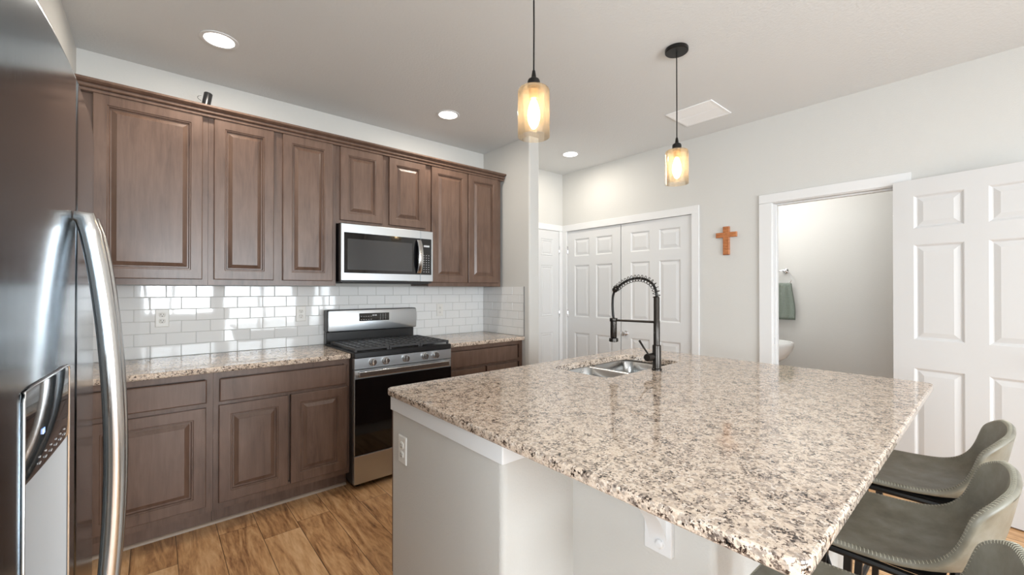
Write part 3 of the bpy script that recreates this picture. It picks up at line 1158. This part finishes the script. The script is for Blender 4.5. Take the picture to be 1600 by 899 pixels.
# oven door
od = MB()
pane_loops(od, RX0 + 0.002, RX1 - 0.002, 0.232, 0.8025, 2.790, [(0, 0.034), (0, 0.003), (0.003, 0)])
odo = od.build('oven_door', M['steel'], t, smooth=25)
MB().box(RX0 + 0.004, RX1 - 0.004, 2.7865, 2.7898, 0.2345, 0.743).build('oven_glass', M['blackglass'], odo, bevel=0.001)
h = MB()
h.box(1.028, 1.722, 2.742, 2.758, 0.760, 0.797)
h.box(1.030, 1.052, 2.758, 2.7895, 0.765, 0.792).box(1.698, 1.720, 2.758, 2.7895, 0.765, 0.792)
h.build('oven_handle', M['handle'], odo, bevel=0.004)
mb = MB()
pane_loops(mb, RX0 + 0.002, RX1 - 0.002, 0.038, 0.228, 2.790, [(0, 0.034), (0, 0.003), (0.003, 0)])
mb.build('storage_drawer', M['steel'], t, smooth=25)
for (fx, fy) in ((RX0 + 0.05, 2.87), (RX1 - 0.05, 2.87), (RX0 + 0.05, 3.40), (RX1 - 0.05, 3.40)):
    MB().lathe([(0.018, 0.0005), (0.018, 0.008), (0.008, 0.010), (0.008, 0.0348)], 12, (fx, fy, 0)).build('foot', M['black'], t)
# backguard
bgm = MB().box(RX0 + 0.004, RX1 - 0.012, 3.39, 3.452, 0.9038, 1.012)
bgm.box(RX0 + 0.002, RX1 - 0.004, 3.362, 3.452, 1.0122, 1.1825)
bgo = bgm.build('backguard', M['black'], t, bevel=0.008, seg=3)
fx0, fx1 = RX0 + 0.005, RX1 - 0.008
rr = rrect(fx0, fx1, 1.014, 1.178, 0.012, 4)
MB().loft([[(x, 3.3615, z) for x, z in rr], [(x, 3.350, z) for x, z in rr], [(x, 3.348, z) for x, z in inset_outline(rr, 0.003)]]).build('backguard_panel', M['steel'], bgo, smooth=35)
dsp = MB().box(1.253, 1.506, 3.3465, 3.3478, 1.0865, 1.150).build('display', M['blackglass'], bgo, smooth=0)
for i in range(4):
    q = 1.362 + i * 0.009 + (0.003 if i > 1 else 0)
    MB().box(q, q + 0.006, 3.3460, 3.3464, 1.126, 1.137).build('clock_digit', M['lcd'], bgo, smooth=0)
for i in range(3):
    for j in range(4):
        MB().box(1.427 + i * 0.022, 1.433 + i * 0.022, 3.3460, 3.3464, 1.096 + j * 0.013, 1.0985 + j * 0.013).build('key', M['lcd'], bgo, smooth=0)
for i in range(5):
    for j in range(2):
        MB().box(1.266 + i * 0.020, 1.276 + i * 0.020, 3.3460, 3.3464, 1.097 + j * 0.026, 1.0995 + j * 0.026).build('key', M['lcd'], bgo, smooth=0)

# ------------------------------------------------------------------ microwave
MX0, MX1, MYF, MZ0, MZ1 = 1.0165, 1.7625, 3.066, 1.408, 1.8205
t = thing('microwave', 'stainless over-the-range microwave under the short cabinet', 'microwave', ((MX0 + MX1) / 2, 3.28, 1.39))
MB().box(MX0 + 0.002, MX1 - 0.002, MYF + 0.022, YB - 0.012, 1.396, 1.8255).build('microwave_body', M['black'], t, bevel=0.003)
# door: stainless border around a black window
SX = 1.648
d = MB()
pane_loops(d, MX0, SX, MZ0, MZ1, MYF, [(0, 0.0215), (0, 0.003), (0.003, 0)])
dob = d.build('microwave_door', M['steel'], t, smooth=25)
MB().box(MX0 + 0.021, SX - 0.0008, MYF - 0.0022, MYF - 0.0002, 1.463, 1.757).build('window', M['blackglass'], dob, bevel=0.0008)
mesh_ = simple('oven_window_mesh', (0.045, 0.045, 0.047), 0.12)
MB().box(MX0 + 0.045, SX - 0.075, MYF - 0.0028, MYF - 0.00225, 1.487, 1.712).build('window_screen', mesh_, dob, smooth=0)
hp = []
for i in range(17):
    a = i / 16
    hp.append((1.628, MYF - 0.012 - 0.036 * math.sin(PI * a) ** 0.8, 1.474 + 0.268 * a))
hb = MB()
hb.loft([[(x - 0.018, y - 0.004, z), (x + 0.004, y - 0.010, z), (x + 0.018, y - 0.004, z), (x + 0.016, y + 0.006, z), (x - 0.016, y + 0.006, z)] for x, y, z in hp])
hb.box(1.618, 1.638, MYF - 0.013, MYF - 0.0023, 1.474, 1.490).box(1.618, 1.638, MYF - 0.013, MYF - 0.0023, 1.726, 1.742)
hb.build('microwave_handle', M['handle'], dob, smooth=40)
c = MB()
pane_loops(c, SX + 0.002, MX1, MZ0, MZ1, MYF, [(0, 0.0215), (0, 0.003), (0.002, 0)])
cpo = c.build('control_panel', M['steel'], t, smooth=25)
MB().box(SX + 0.0028, MX1 - 0.016, MYF - 0.0022, MYF - 0.0002, 1.463, 1.757).build('keypad', M['blackglass'], cpo, bevel=0.0008)
for i in range(3):
    for j in range(8):
        zz = 1.485 + j * 0.019
        MB().box(1.674 + i * 0.022, 1.681 + i * 0.022, MYF - 0.0027, MYF - 0.00225, zz, zz + 0.004).build('key', M['lcd'], cpo, smooth=0)
MB().box(1.676, 1.728, MYF - 0.0027, MYF - 0.00225, 1.690, 1.704).build('clock_display', M['lcd'], cpo, smooth=0)
MB().box(MX0 + 0.02, MX1 - 0.02, MYF + 0.03, 3.36, 1.389, 1.3958).build('vent_filter', M['castiron'], t, bevel=0.002)
MB().box(1.60, 1.70, MYF + 0.04, MYF + 0.09, 1.384, 1.3888).build('lamp_cover', M['black'], t, bevel=0.002)

# ------------------------------------------------------------------ refrigerator
FY0, FYM, FY1, FZ0, FZ1 = 0.545, 0.937, 1.448, 0.075, 1.677


def fxs(y):
    return -0.0915 - 0.11 * (y - 1.0) ** 2


t = thing('refrigerator', 'large stainless side-by-side refrigerator with water dispenser at left', 'refrigerator', (-0.48, 1.0, 0))
MB().box(-0.845, -0.178, FY0 + 0.004, FY1 - 0.004, 0.02, 1.665).build('fridge_body', simple('dark_grey_case', (0.10, 0.10, 0.105), 0.4), t, bevel=0.004)
MB().box(-0.170, -0.135, FY0 + 0.02, FY1 - 0.02, 0.012, 0.070).build('kick_grille', M['black'], t, bevel=0.003)
DY0, DY1, DZ0, DZ1 = 0.662, 0.866, 0.850, 1.236


def fridge_door(name, y0, y1, hole=None):
    mb = MB()
    e = 0.008
    ys = [y0, y0 + 0.0025, y0 + e, y0 + e + 0.003]
    n = 14
    core = [y0 + e + (y1 - y0 - 2 * e) * i / n for i in range(1, n)] + [y1 - e - 0.003]
    if hole:
        core = [c_ for c_ in core if min(abs(c_ - hole[0]), abs(c_ - hole[1])) > 0.012] + [hole[0], hole[1]]
    ys = sorted(ys + core + [y1 - e, y1 - 0.0025, y1])
    zs = [FZ0, FZ0 + 0.0025, FZ0 + e, FZ0 + e + 0.003, 0.35, 0.60, DZ0, 1.0, DZ1, 1.45, FZ1 - e - 0.003, FZ1 - e, FZ1 - 0.0025, FZ1]

    def dep(v, lo, hi):
        m = min(v - lo, hi - v)
        return e - math.sqrt(max(0, e * e - (e - min(e, m)) ** 2))
    idx = {}
    for i, y in enumerate(ys):
        for j, z in enumerate(zs):
            dd = max(dep(y, y0, y1), dep(z, FZ0, FZ1))
            idx[i, j] = len(mb.v)
            mb.v.append((fxs(y) - dd, y, z))
    for i in range(len(ys) - 1):
        for j in range(len(zs) - 1):
            if hole and ys[i] >= hole[0] - 1e-6 and ys[i + 1] <= hole[1] + 1e-6 and zs[j] >= DZ0 - 1e-6 and zs[j + 1] <= DZ1 + 1e-6:
                continue
            mb.f.append([idx[i, j], idx[i + 1, j], idx[i + 1, j + 1], idx[i, j + 1]])
            mb.m.append(0)
    # sides back to the case
    ring = [idx[i, 0] for i in range(len(ys))] + [idx[len(ys) - 1, j] for j in range(1, len(zs))] + [idx[i, len(zs) - 1] for i in range(len(ys) - 2, -1, -1)] + [idx[0, j] for j in range(len(zs) - 2, 0, -1)]
    b0 = len(mb.v)
    mb.v += [(-0.172, mb.v[k][1], mb.v[k][2]) for k in ring]
    m = len(ring)
    for k in range(m):
        q = (k + 1) % m
        mb.f.append([ring[k], ring[q], b0 + q, b0 + k])
        mb.m.append(0)
    mb.f.append([b0 + k for k in range(m)])
    mb.m.append(0)
    return mb.build(name, M['fridge'], t, smooth=35, dbl=False)


fd = fridge_door('freezer_door', FY0, FYM - 0.0025, (DY0, DY1))
fr2 = fridge_door('fridge_door', FYM + 0.0025, FY1)
# dispenser: grey recess below, black glass panel above, thin frame round both
cav = MB()
ZS = 1.134
xa, xb = fxs(DY0), fxs(DY1)
A = [(xa, DY0, DZ0), (xb, DY1, DZ0), (xb, DY1, ZS), (xa, DY0, ZS)]
B = [(xa - 0.060, DY0 + 0.004, DZ0 + 0.02), (xb - 0.065, DY1 - 0.004, DZ0 + 0.02), (xb - 0.065, DY1 - 0.004, ZS - 0.02), (xa - 0.060, DY0 + 0.004, ZS - 0.02)]
cav.loft([A, B], True, False, True)
dispo = cav.build('water_dispenser', simple('grey_recess_plastic', (0.34, 0.345, 0.35), 0.4), fd, smooth=0)
pn = MB()
k = 8
top = [[(fxs(y) + o, y, z) for (o, z) in ((0.0005, ZS), (0.002, ZS + 0.003), (0.002, DZ1 - 0.004), (0.0005, DZ1 - 0.001))] for y in [DY0 + (DY1 - DY0) * i / k for i in range(k + 1)]]
pn.loft(top, False, False, False)
pn.loft([[(fxs(DY0), DY0, ZS), (fxs(DY1), DY1, ZS)], [(fxs(DY0) - 0.05, DY0, ZS), (fxs(DY1) - 0.05, DY1, ZS)]], False, False, False)
pn.build('control_glass', M['blackglass'], dispo, smooth=40)
frm = MB()
path = []
for i in range(9):
    y = DY0 + (DY1 - DY0) * i / 8
    path.append((fxs(y) + 0.0015, y, DZ1))
full = [(fxs(DY0) + 0.0015, DY0, DZ0), (fxs(DY0) + 0.0015, DY0, DZ1 - 0.012), (fxs(DY0) + 0.0015, DY0 + 0.004, DZ1 - 0.003)] + path[1:-1] + [(fxs(DY1) + 0.0015, DY1 - 0.003, DZ1 - 0.002), (fxs(DY1) + 0.0015, DY1, DZ1 - 0.01), (fxs(DY1) + 0.0015, DY1, DZ0)]
frm.tube(full, 0.0016, 8)
frm.build('dispenser_frame', M['handle'], dispo)
bt = MB()
for i in range(6):
    y = DY0 + 0.05 + i * 0.024
    x = fxs(y) + 0.0022
    bt.box(x, x + 0.0004, y, y + 0.009, ZS + 0.009, ZS + 0.0105)
    bt.box(x, x + 0.0004, y + 0.002, y + 0.007, ZS + 0.016, ZS + 0.0172)
bt.build('button_icons', M['lcd'], dispo, smooth=0)
yy = DY0 + 0.062
MB().box(fxs(yy) + 0.0022, fxs(yy) + 0.003, yy, yy + 0.010, ZS + 0.040, ZS + 0.046).build('blue_indicator', M['blueled'], dispo, smooth=0)


def fridge_handle(y, parent):
    mb = MB()
    pts, rad = [], []
    z0, z1 = 0.690, 1.452
    for i in range(33):
        a = i / 32
        pts.append((fxs(y) + 0.0125 + 0.034 * math.sin(PI * a) ** 0.72, y, z0 + (z1 - z0) * a))
        rad.append(0.013)
    pts = [(fxs(y) + 0.001, y, z0 - 0.001)] + pts + [(fxs(y) + 0.001, y, z1 + 0.001)]
    rad = [0.008] + rad + [0.008]
    mb.tube(pts, rad, 16, flat=0.9)
    return mb.build('handle', M['handle'], parent, smooth=50)


fridge_handle(0.905, fd)
fridge_handle(0.970, fr2)


# ------------------------------------------------------------------ outlets
def outlet(loc, rz, label, cat='outlet'):
    t = thing('wall_outlet', label, cat, loc, rz, 'power outlets')
    mb = MB()
    w, hh = 0.035, 0.0575
    pane_loops(mb, -w, w, -hh, hh, -0.006, [(0, 0.006), (0, 0.003), (0.004, 0)])
    mb.build('cover_plate', M['outlet'], t, smooth=25, world=False)
    for s in (-1, 1):
        zc_ = 0.0195 * s
        o = rrect(-0.0165, 0.0165, zc_ - 0.0145, zc_ + 0.0145, 0.0105, 5)
        r = MB().loft([[(x, -0.006, z) for x, z in o], [(x, -0.0075, z) for x, z in o], [(x, -0.008, z) for x, z in inset_outline(o, 0.0006)]])
        ro = r.build('receptacle', M['outlet'], t, smooth=40, world=False)
        sl = MB().box(-0.0075, -0.0050, -0.0084, -0.0080, zc_ + 0.000, zc_ + 0.008).box(0.0050, 0.0075, -0.0084, -0.0080, zc_ + 0.000, zc_ + 0.007)
        sl.lathe([(0.0028, -0.0084), (0.0028, -0.0080)], 12, (0, 0, zc_ - 0.007), 'y')
        sl.build('slots', M['slot'], ro, smooth=0, world=False)
    return t


outlet((0.041, YB - 0.0075, 1.161), 0, 'white outlet on the tiles above the counter beside the fridge')
outlet((0.850, YB - 0.0075, 1.158), 0, 'white outlet on the tiles just left of the range')
outlet((2.065, YB - 0.0075, 1.150), 0, 'white outlet on the tiles right of the range')
outlet((0.7995, 1.637, 0.668), RZ, 'white outlet on the grey end of the island')


# ------------------------------------------------------------------ ceiling fixtures
def can_light(loc, label):
    t = thing('recessed_light', label, 'ceiling light', loc, 0, 'recessed ceiling lights')
    mb = MB().lathe([(0.092, -0.0003), (0.092, -0.004), (0.088, -0.006), (0.074, -0.005), (0.072, -0.0035)], 36)
    mb.build('trim_ring', M['white'], t, smooth=40, world=False)
    MB().lathe([(0.0715, -0.0022), (0.0715, -0.0042), (0.05, -0.0046), (0.01, -0.0048)], 36).build('lens', M['canlens'], t, world=False)
    a = area('can_glow', (loc[0], loc[1], ZC - 0.012), (0, 0, 0), 0.14, 0.14, CAN_POWER, CAN_COL, 'DISK')
    return t


can_light((0.275, 2.842, ZC), 'round lit recessed light nearest the fridge')
can_light((1.785, 2.868, ZC), 'round lit recessed light in front of the middle wall cabinets')
can_light((3.265, 2.880, ZC), 'round lit recessed light by the closet doors')

t = thing('air_vent', 'white rectangular ceiling air vent near the far pendant', 'vent', (3.285, 1.553, ZC))
vx0, vx1, vy0, vy1 = 3.107, 3.460, 1.372, 1.734
mb = MB()
for (a, b, c, d) in [(vx0, vx1, vy0, vy0 + 0.022), (vx0, vx1, vy1 - 0.022, vy1), (vx0, vx0 + 0.022, vy0 + 0.022, vy1 - 0.022), (vx1 - 0.022, vx1, vy0 + 0.022, vy1 - 0.022)]:
    mb.box(a, b, c, d, ZC - 0.008, ZC - 0.0003)
M['ventwhite'] = simple('white_vent_enamel', (0.88, 0.89, 0.90), 0.4)
mb.build('vent_frame', M['ventwhite'], t, bevel=0.002)
MB().box(vx0 + 0.022, vx1 - 0.022, vy0 + 0.022, vy1 - 0.022, ZC - 0.0016, ZC - 0.0004).build('backing', M['grey_plastic'], t, smooth=0)
lv = MB()
nl = 26
for i in range(nl):
    y = vy0 + 0.026 + (vy1 - vy0 - 0.052) * i / (nl - 1)
    q = [(y - 0.0050, -0.0042), (y + 0.0050, -0.0074), (y + 0.0050, -0.0066), (y - 0.0050, -0.0034)]
    lv.loft([[(vx0 + 0.023, a, ZC + b) for a, b in q], [(vx1 - 0.023, a, ZC + b) for a, b in q]])
lv.box((vx0 + vx1) / 2 - 0.004, (vx0 + vx1) / 2 + 0.004, vy0 + 0.023, vy1 - 0.023, ZC - 0.0085, ZC - 0.0055)
lv.build('louvres', M['ventwhite'], t, smooth=0)


def pendant(x, y, label):
    t = thing('pendant_light', label, 'pendant light', (x, y, 1.955), 0, 'pendant lights over the island')
    MB().lathe([(0.062, ZC - 0.0003), (0.064, ZC - 0.004), (0.064, ZC - 0.020), (0.060, ZC - 0.0235), (0.008, ZC - 0.0245)], 36, (x, y, 0)).build('canopy', M['blackmetal'], t, smooth=40)
    MB().tube([(x, y, ZC - 0.024), (x, y, 2.6), (x + 0.0015, y, 2.4), (x, y, 2.19)], 0.0032, 8).build('cord', M['blackmetal'], t)
    MB().lathe([(0.0045, 2.224), (0.006, 2.222), (0.010, 2.196), (0.012, 2.192), (0.022, 2.186), (0.0255, 2.178), (0.0255, 2.1525), (0.022, 2.1515)], 28, (x, y, 0)).build('socket_cap', M['blackmetal'], t)
    MB().lathe([(0.020, 2.1455), (0.020, 2.112), (0.017, 2.108)], 24, (x, y, 0)).build('socket', simple('brass_socket', srgb(168, 128, 80), 0.35, 0.7), t)
    MB().lathe([(0.019, 2.1512), (0.050, 2.1512), (0.060, 2.147), (0.064, 2.138), (0.0645, 2.12), (0.0645, 1.957), (0.0635, 1.9548), (0.0620, 1.957), (0.0620, 2.12), (0.0615, 2.136), (0.058, 2.144), (0.049, 2.1475), (0.019, 2.1475)], 48, (x, y, 0), caps=False).build('glass_shade', M['amber'], t, smooth=50)
    MB().lathe([(0.006, 2.1075), (0.012, 2.100), (0.017, 2.085), (0.0225, 2.064), (0.025, 2.044), (0.0235, 2.024), (0.017, 2.004), (0.010, 1.992), (0.003, 1.988)], 28, (x, y, 0)).build('bulb', M['bulb'], t, smooth=60)
    return t


pendant(1.157, 1.215, 'amber glass cylinder pendant hanging nearest the camera over the island')
pendant(2.302, 1.215, 'amber glass cylinder pendant farther away beside the air vent')

# ------------------------------------------------------------------ wall cross
mb = MB()
o_ = [(-0.026, 0.0), (0.026, 0.0), (0.026, 0.153), (0.086, 0.153), (0.086, 0.196), (0.026, 0.196), (0.026, 0.247), (-0.026, 0.247), (-0.026, 0.196), (-0.086, 0.196), (-0.086, 0.153), (-0.026, 0.153)]
o_ = [(1.543 + a, 1.643 + b) for a, b in o_]
mb.loft([[(XR - 0.0006, y, z) for y, z in o_], [(XR - 0.019, y, z) for y, z in o_], [(XR - 0.022, y, z) for y, z in inset_outline(o_, 0.003)]])
tag(mb.build('wall_cross', M['crosswood'], smooth=0), 'small reddish wooden cross on the wall beside the powder room', 'cross')

# ------------------------------------------------------------------ powder room
WX = 4.85
t = thing('towel_ring', 'chrome towel ring on the bright powder room wall', 'towel ring', (WX, 1.425, 1.50))
rc = (WX - 0.045, 1.418, 1.455)
MB().tube([(rc[0], rc[1] + 0.078 * math.cos(2 * PI * i / 40), rc[2] + 0.078 * math.sin(2 * PI * i / 40)) for i in range(40)], 0.0042, 8, ring=True).build('ring', M['chrome'], t)
MB().lathe([(0.026, -0.0005), (0.027, -0.006), (0.022, -0.012), (0.010, -0.018), (0.009, -0.048), (0.013, -0.052), (0.013, -0.060), (0.006, -0.064)], 24, (WX, 1.405, 1.530), 'x').build('post', M['chrome'], t)
# hand towel: folded cloth draped through the ring
mb = MB()
nu, nz = 33, 22
zt, zb = 1.383, 1.052


def towel_sheet(off, zb_):
    rows = []
    for j in range(nz + 1):
        a = j / nz
        hw = 0.074 + 0.033 * min(1, a * 1.3) ** 0.8
        row = []
        for i in range(nu):
            u = i / (nu - 1) * 2 - 1
            fold = (math.sin(u * 9 + 1.0) * 0.009 + math.sin(u * 4.3) * 0.008) * (1 - 0.45 * a) * min(1, 0.25 + a * 4)
            band = 0.0025 if 0.74 < a < 0.80 else 0
            row.append((rc[0] + off + fold * (1 if off < 0 else 0.6) + band * (1 if off < 0 else -1), 1.418 + u * hw + 0.002 * math.sin(a * 8), zt + 0.012 - (zt + 0.012 - zb_) * a))
        rows.append(row)
    return rows


F_, B_ = towel_sheet(-0.013, zb), towel_sheet(0.011, zb - 0.012)
loop_rows = []
for j in range(nz, -1, -1):
    loop_rows.append(F_[j])
loop_rows.append([((a[0] + b[0]) / 2, a[1], zt + 0.022) for a, b in zip(F_[0], B_[0])])
for j in range(nz + 1):
    loop_rows.append(B_[j])
mb.loft(loop_rows, False, False, False)
tw = mb.build('hand_towel', M['towel'], smooth=80)
md = tw.modifiers.new('thick', 'SOLIDIFY')
md.thickness = 0.007
md.offset = 0
tag(tw, 'sage green hand towel hanging from the chrome ring in the powder room', 'towel')
# basin
bx, by = 4.46, 1.512
t = thing('pedestal_sink', 'white ceramic basin at the left of the powder room doorway', 'sink', (bx, 1.5, 0))
mb = MB()
ls = []
for (s, z) in [(0.30, 0.640), (0.55, 0.655), (0.80, 0.705), (0.95, 0.770), (1.0, 0.820), (1.0, 0.842), (0.985, 0.848), (0.93, 0.845), (0.90, 0.82), (0.75, 0.75), (0.4, 0.715), (0.1, 0.712)]:
    ls.append([(bx + 0.255 * s * math.cos(2 * PI * i / 40), by + 0.278 * s * math.sin(2 * PI * i / 40), z) for i in range(40)])
mb.loft(ls)
mb.box(bx - 0.20, bx + 0.20, by + 0.20, 1.798, 0.70, 0.853)
mb.build('basin', M['ceramic'], t, smooth=60)
MB().lathe([(0.13, 0.001), (0.125, 0.03), (0.085, 0.10), (0.075, 0.35), (0.085, 0.60), (0.10, 0.648)], 28, (bx, by + 0.06, 0)).build('pedestal', M['ceramic'], t)


# ------------------------------------------------------------------ bar stools
def interp(tab, s):
    x = s * (len(tab) - 1)
    k = min(len(tab) - 2, int(x))
    f = x - k
    if isinstance(tab[0], tuple):
        return tuple(a + (b - a) * f for a, b in zip(tab[k], tab[k + 1]))
    return tab[k] + (tab[k + 1] - tab[k]) * f


CEN = catmull([Vector((y, z, 0)) for y, z in [(0.412, 0.640), (0.385, 0.647), (0.32, 0.643), (0.24, 0.640), (0.165, 0.640), (0.10, 0.645), (0.052, 0.662), (0.022, 0.700), (0.006, 0.750), (-0.004, 0.800), (-0.012, 0.845), (-0.017, 0.872)]], 3)
SID = catmull([Vector((y, z, 0)) for y, z in [(0.398, 0.650), (0.372, 0.657), (0.315, 0.660), (0.25, 0.662), (0.195, 0.666), (0.145, 0.676), (0.108, 0.696), (0.080, 0.726), (0.063, 0.760), (0.050, 0.800), (0.038, 0.836), (0.022, 0.862)]], 3)
HW = [0.185, 0.205, 0.212, 0.213, 0.211, 0.208, 0.206, 0.206, 0.207, 0.206, 0.200, 0.176]


def make_stool(label):
    t = thing('bar_stool', label, 'bar stool', (0, 0, 0), 0, 'leather bar stools at the island')
    TH = 0.019

    def at(tab, ln):
        """point of a polyline at a share of its length"""
        d = [0.0]
        for a, b in zip(tab, tab[1:]):
            d.append(d[-1] + (b - a).length)
        x = max(0, min(1, ln)) * d[-1]
        for k in range(len(tab) - 1):
            if x <= d[k + 1] + 1e-9:
                f = (x - d[k]) / max(1e-9, d[k + 1] - d[k])
                return tab[k].lerp(tab[k + 1], f)
        return tab[-1]

    LEN, HWID = 0.66, 0.206
    R0, R1 = 0.060, 0.075
    ss = [LEN * i / 40 for i in range(41)]
    ss = sorted(set([round(R0 * (1 - math.cos(PI / 2 * i / 7)), 5) for i in range(8)] + [round(LEN - R1 * (1 - math.cos(PI / 2 * i / 8)), 5) for i in range(9)] + [round(R0 + (LEN - R0 - R1) * i / 26, 5) for i in range(27)]))
    ntt = 31
    us = [math.sin(PI / 2 * (j / (ntt - 1) * 2 - 1)) * 0.45 + (j / (ntt - 1) * 2 - 1) * 0.55 for j in range(ntt)]

    def surf(x, sl):
        q = sl / LEN
        c, d = at(CEN, q), at(SID, q)
        w = min(1, abs(x) / HWID) ** 2.6
        return Vector((x, c[0] * (1 - w) + d[0] * w, c[1] * (1 - w) + d[1] * w))

    rows = []
    for sl in ss:
        hw = HWID
        if sl < R0:
            hw = HWID - R0 + math.sqrt(max(0, R0 ** 2 - (R0 - sl) ** 2))
        elif sl > LEN - R1:
            g = sl - (LEN - R1)
            hw = HWID - R1 + math.sqrt(max(0, R1 ** 2 - g ** 2))
        waist = 1 - 0.03 * math.exp(-((sl / LEN - 0.60) / 0.16) ** 2)
        rows.append([surf(hw * u * waist, sl) for u in us])
    ns = len(rows)

    def nrm(i, j):
        a = rows[min(ns - 1, i + 1)][j] - rows[max(0, i - 1)][j]
        b = rows[i][min(ntt - 1, j + 1)] - rows[i][max(0, j - 1)]
        return a.cross(b).normalized()

    nn_ = [[nrm(i, j) for j in range(ntt)] for i in range(ns)]
    if nn_[5][ntt // 2].z > 0:
        nn_ = [[-v for v in r] for r in nn_]          # pointing down and backwards, away from the sitter
    # closed rim round the shell: position, outward direction in the surface, direction to the back face
    rim = [(i, 0) for i in range(ns)] + [(ns - 1, j) for j in range(1, ntt - 1)] + [(i, ntt - 1) for i in range(ns - 1, -1, -1)] + [(0, j) for j in range(ntt - 2, 0, -1)]
    P_ = [rows[i][j] for i, j in rim]
    N_ = [nn_[i][j] for i, j in rim]
    m = len(rim)
    cen = rows[ns // 2][ntt // 2]
    D_ = []
    for k in range(m):
        tg = P_[(k + 1) % m] - P_[k - 1]
        d = tg.cross(N_[k]).normalized()
        i, j = rim[k]
        inward = rows[min(max(i, 2), ns - 3)][min(max(j, 2), ntt - 3)] - P_[k]
        if d.dot(inward) > 0:
            d = -d
        D_.append(d)
    mb = MB()
    idx_i = {(i, j): i * ntt + j for i in range(ns) for j in range(ntt)}
    mb.v = [tuple(rows[i][j]) for i in range(ns) for j in range(ntt)]
    o2 = len(mb.v)
    mb.v += [tuple(rows[i][j] + nn_[i][j] * TH) for i in range(ns) for j in range(ntt)]
    for i in range(ns - 1):
        for j in range(ntt - 1):
            q = [idx_i[i, j], idx_i[i, j + 1], idx_i[i + 1, j + 1], idx_i[i + 1, j]]
            mb.f += [q, [o2 + a for a in q]]
            mb.m += [0, 0]
    prev = [idx_i[r] for r in rim]
    for f_, b_ in ((0.06, 0.0034), (0.24, 0.0064), (0.5, 0.0078), (0.76, 0.0064), (0.94, 0.0034)):
        o3 = len(mb.v)
        mb.v += [tuple(P_[k] + N_[k] * TH * f_ + D_[k] * b_) for k in range(m)]
        cur = [o3 + k for k in range(m)]
        for k in range(m):
            mb.f.append([prev[k], prev[(k + 1) % m], cur[(k + 1) % m], cur[k]])
            mb.m.append(0)
        prev = cur
    cur = [o2 + idx_i[r] for r in rim]
    for k in range(m):
        mb.f.append([prev[k], prev[(k + 1) % m], cur[(k + 1) % m], cur[k]])
        mb.m.append(0)
    mb.build('seat_shell', M['leather'], t, smooth=70, world=False)
    # stitches wrapped over the rolled rim
    st = MB()
    acc = 0.0
    for k in range(m):
        k2 = (k + 1) % m
        L = (P_[k2] - P_[k]).length
        if L < 1e-6:
            continue
        tg = (P_[k2] - P_[k]).normalized()
        pos = 0.0080 - acc
        while pos < L:
            f = pos / L
            p, d, nv = P_[k].lerp(P_[k2], f), D_[k].lerp(D_[k2], f).normalized(), N_[k].lerp(N_[k2], f).normalized()
            st.tube([p - d * 0.0035 - nv * 0.0003 - tg * 0.002, p + d * 0.0022 - nv * 0.0001, p + d * 0.0062 + nv * TH * 0.20 + tg * 0.0015, p + d * 0.0081 + nv * TH * 0.46 + tg * 0.002], 0.00075, 5)
            pos += 0.0080
        acc = (acc + L) % 0.0080
    st.build('stitching', M['thread'], t, world=False, smooth=0)
    # frame
    fr = MB()
    zz = 0.612
    pts = [(-0.165, 0.330), (0.165, 0.330), (0.165, 0.075), (-0.165, 0.075)]
    for i in range(4):
        a, b = pts[i], pts[(i + 1) % 4]
        fr.tube([(a[0], a[1], zz), (b[0], b[1], zz)], 0.011, 8)
    fr.box(-0.14, 0.14, 0.09, 0.315, 0.612, 0.6195)
    fr.build('seat_frame', M['blackmetal'], t, world=False)
    for (sx, y0, y1) in ((-1, 0.330, 0.360), (1, 0.330, 0.360), (-1, 0.075, 0.020), (1, 0.075, 0.020)):
        leg = MB()
        a, b = Vector((sx * 0.165, y0, 0.612)), Vector((sx * 0.205, y1, 0.001))
        w = 0.011
        leg.loft([[(a.x - w, a.y - w, a.z), (a.x + w, a.y - w, a.z), (a.x + w, a.y + w, a.z), (a.x - w, a.y + w, a.z)],
                  [(b.x - w, b.y - w, b.z), (b.x + w, b.y - w, b.z), (b.x + w, b.y + w, b.z), (b.x - w, b.y + w, b.z)]])
        leg.build('leg', M['blackmetal'], t, bevel=0.002, world=False)
    for sx in (-1, 1):
        br = MB()
        br.tube(catmull([(sx * 0.167, 0.325, 0.590), (sx * 0.176, 0.300, 0.535), (sx * 0.183, 0.255, 0.500), (sx * 0.186, 0.20, 0.492), (sx * 0.183, 0.14, 0.500), (sx * 0.176, 0.095, 0.535), (sx * 0.167, 0.078, 0.590)], 6), 0.0055, 8)
        br.build('side_brace', M['blackmetal'], t, world=False)
    fo = MB()
    fo.tube([(-0.190, 0.350, 0.23), (0.190, 0.350, 0.23)], 0.009, 10)
    fo.build('footrest', M['blackmetal'], t, world=False)
    fo = MB()
    fo.tube([(-0.190, 0.042, 0.23), (0.190, 0.042, 0.23)], 0.007, 10)
    fo.build('stretcher', M['blackmetal'], t, world=False)
    return t


s1 = make_stool('grey leather bar stool farthest from the camera, nearest the open white door')
s2 = copy_tree(s1)
s2['label'] = 'middle grey leather bar stool at the island'
s3 = copy_tree(s1)
s3['label'] = 'grey leather bar stool nearest the camera, cut off by the frame'
s1.location = (2.185, 0.0, 0)
s2.location = (1.625, 0.0, 0)
s3.location = (1.065, -0.012, 0)
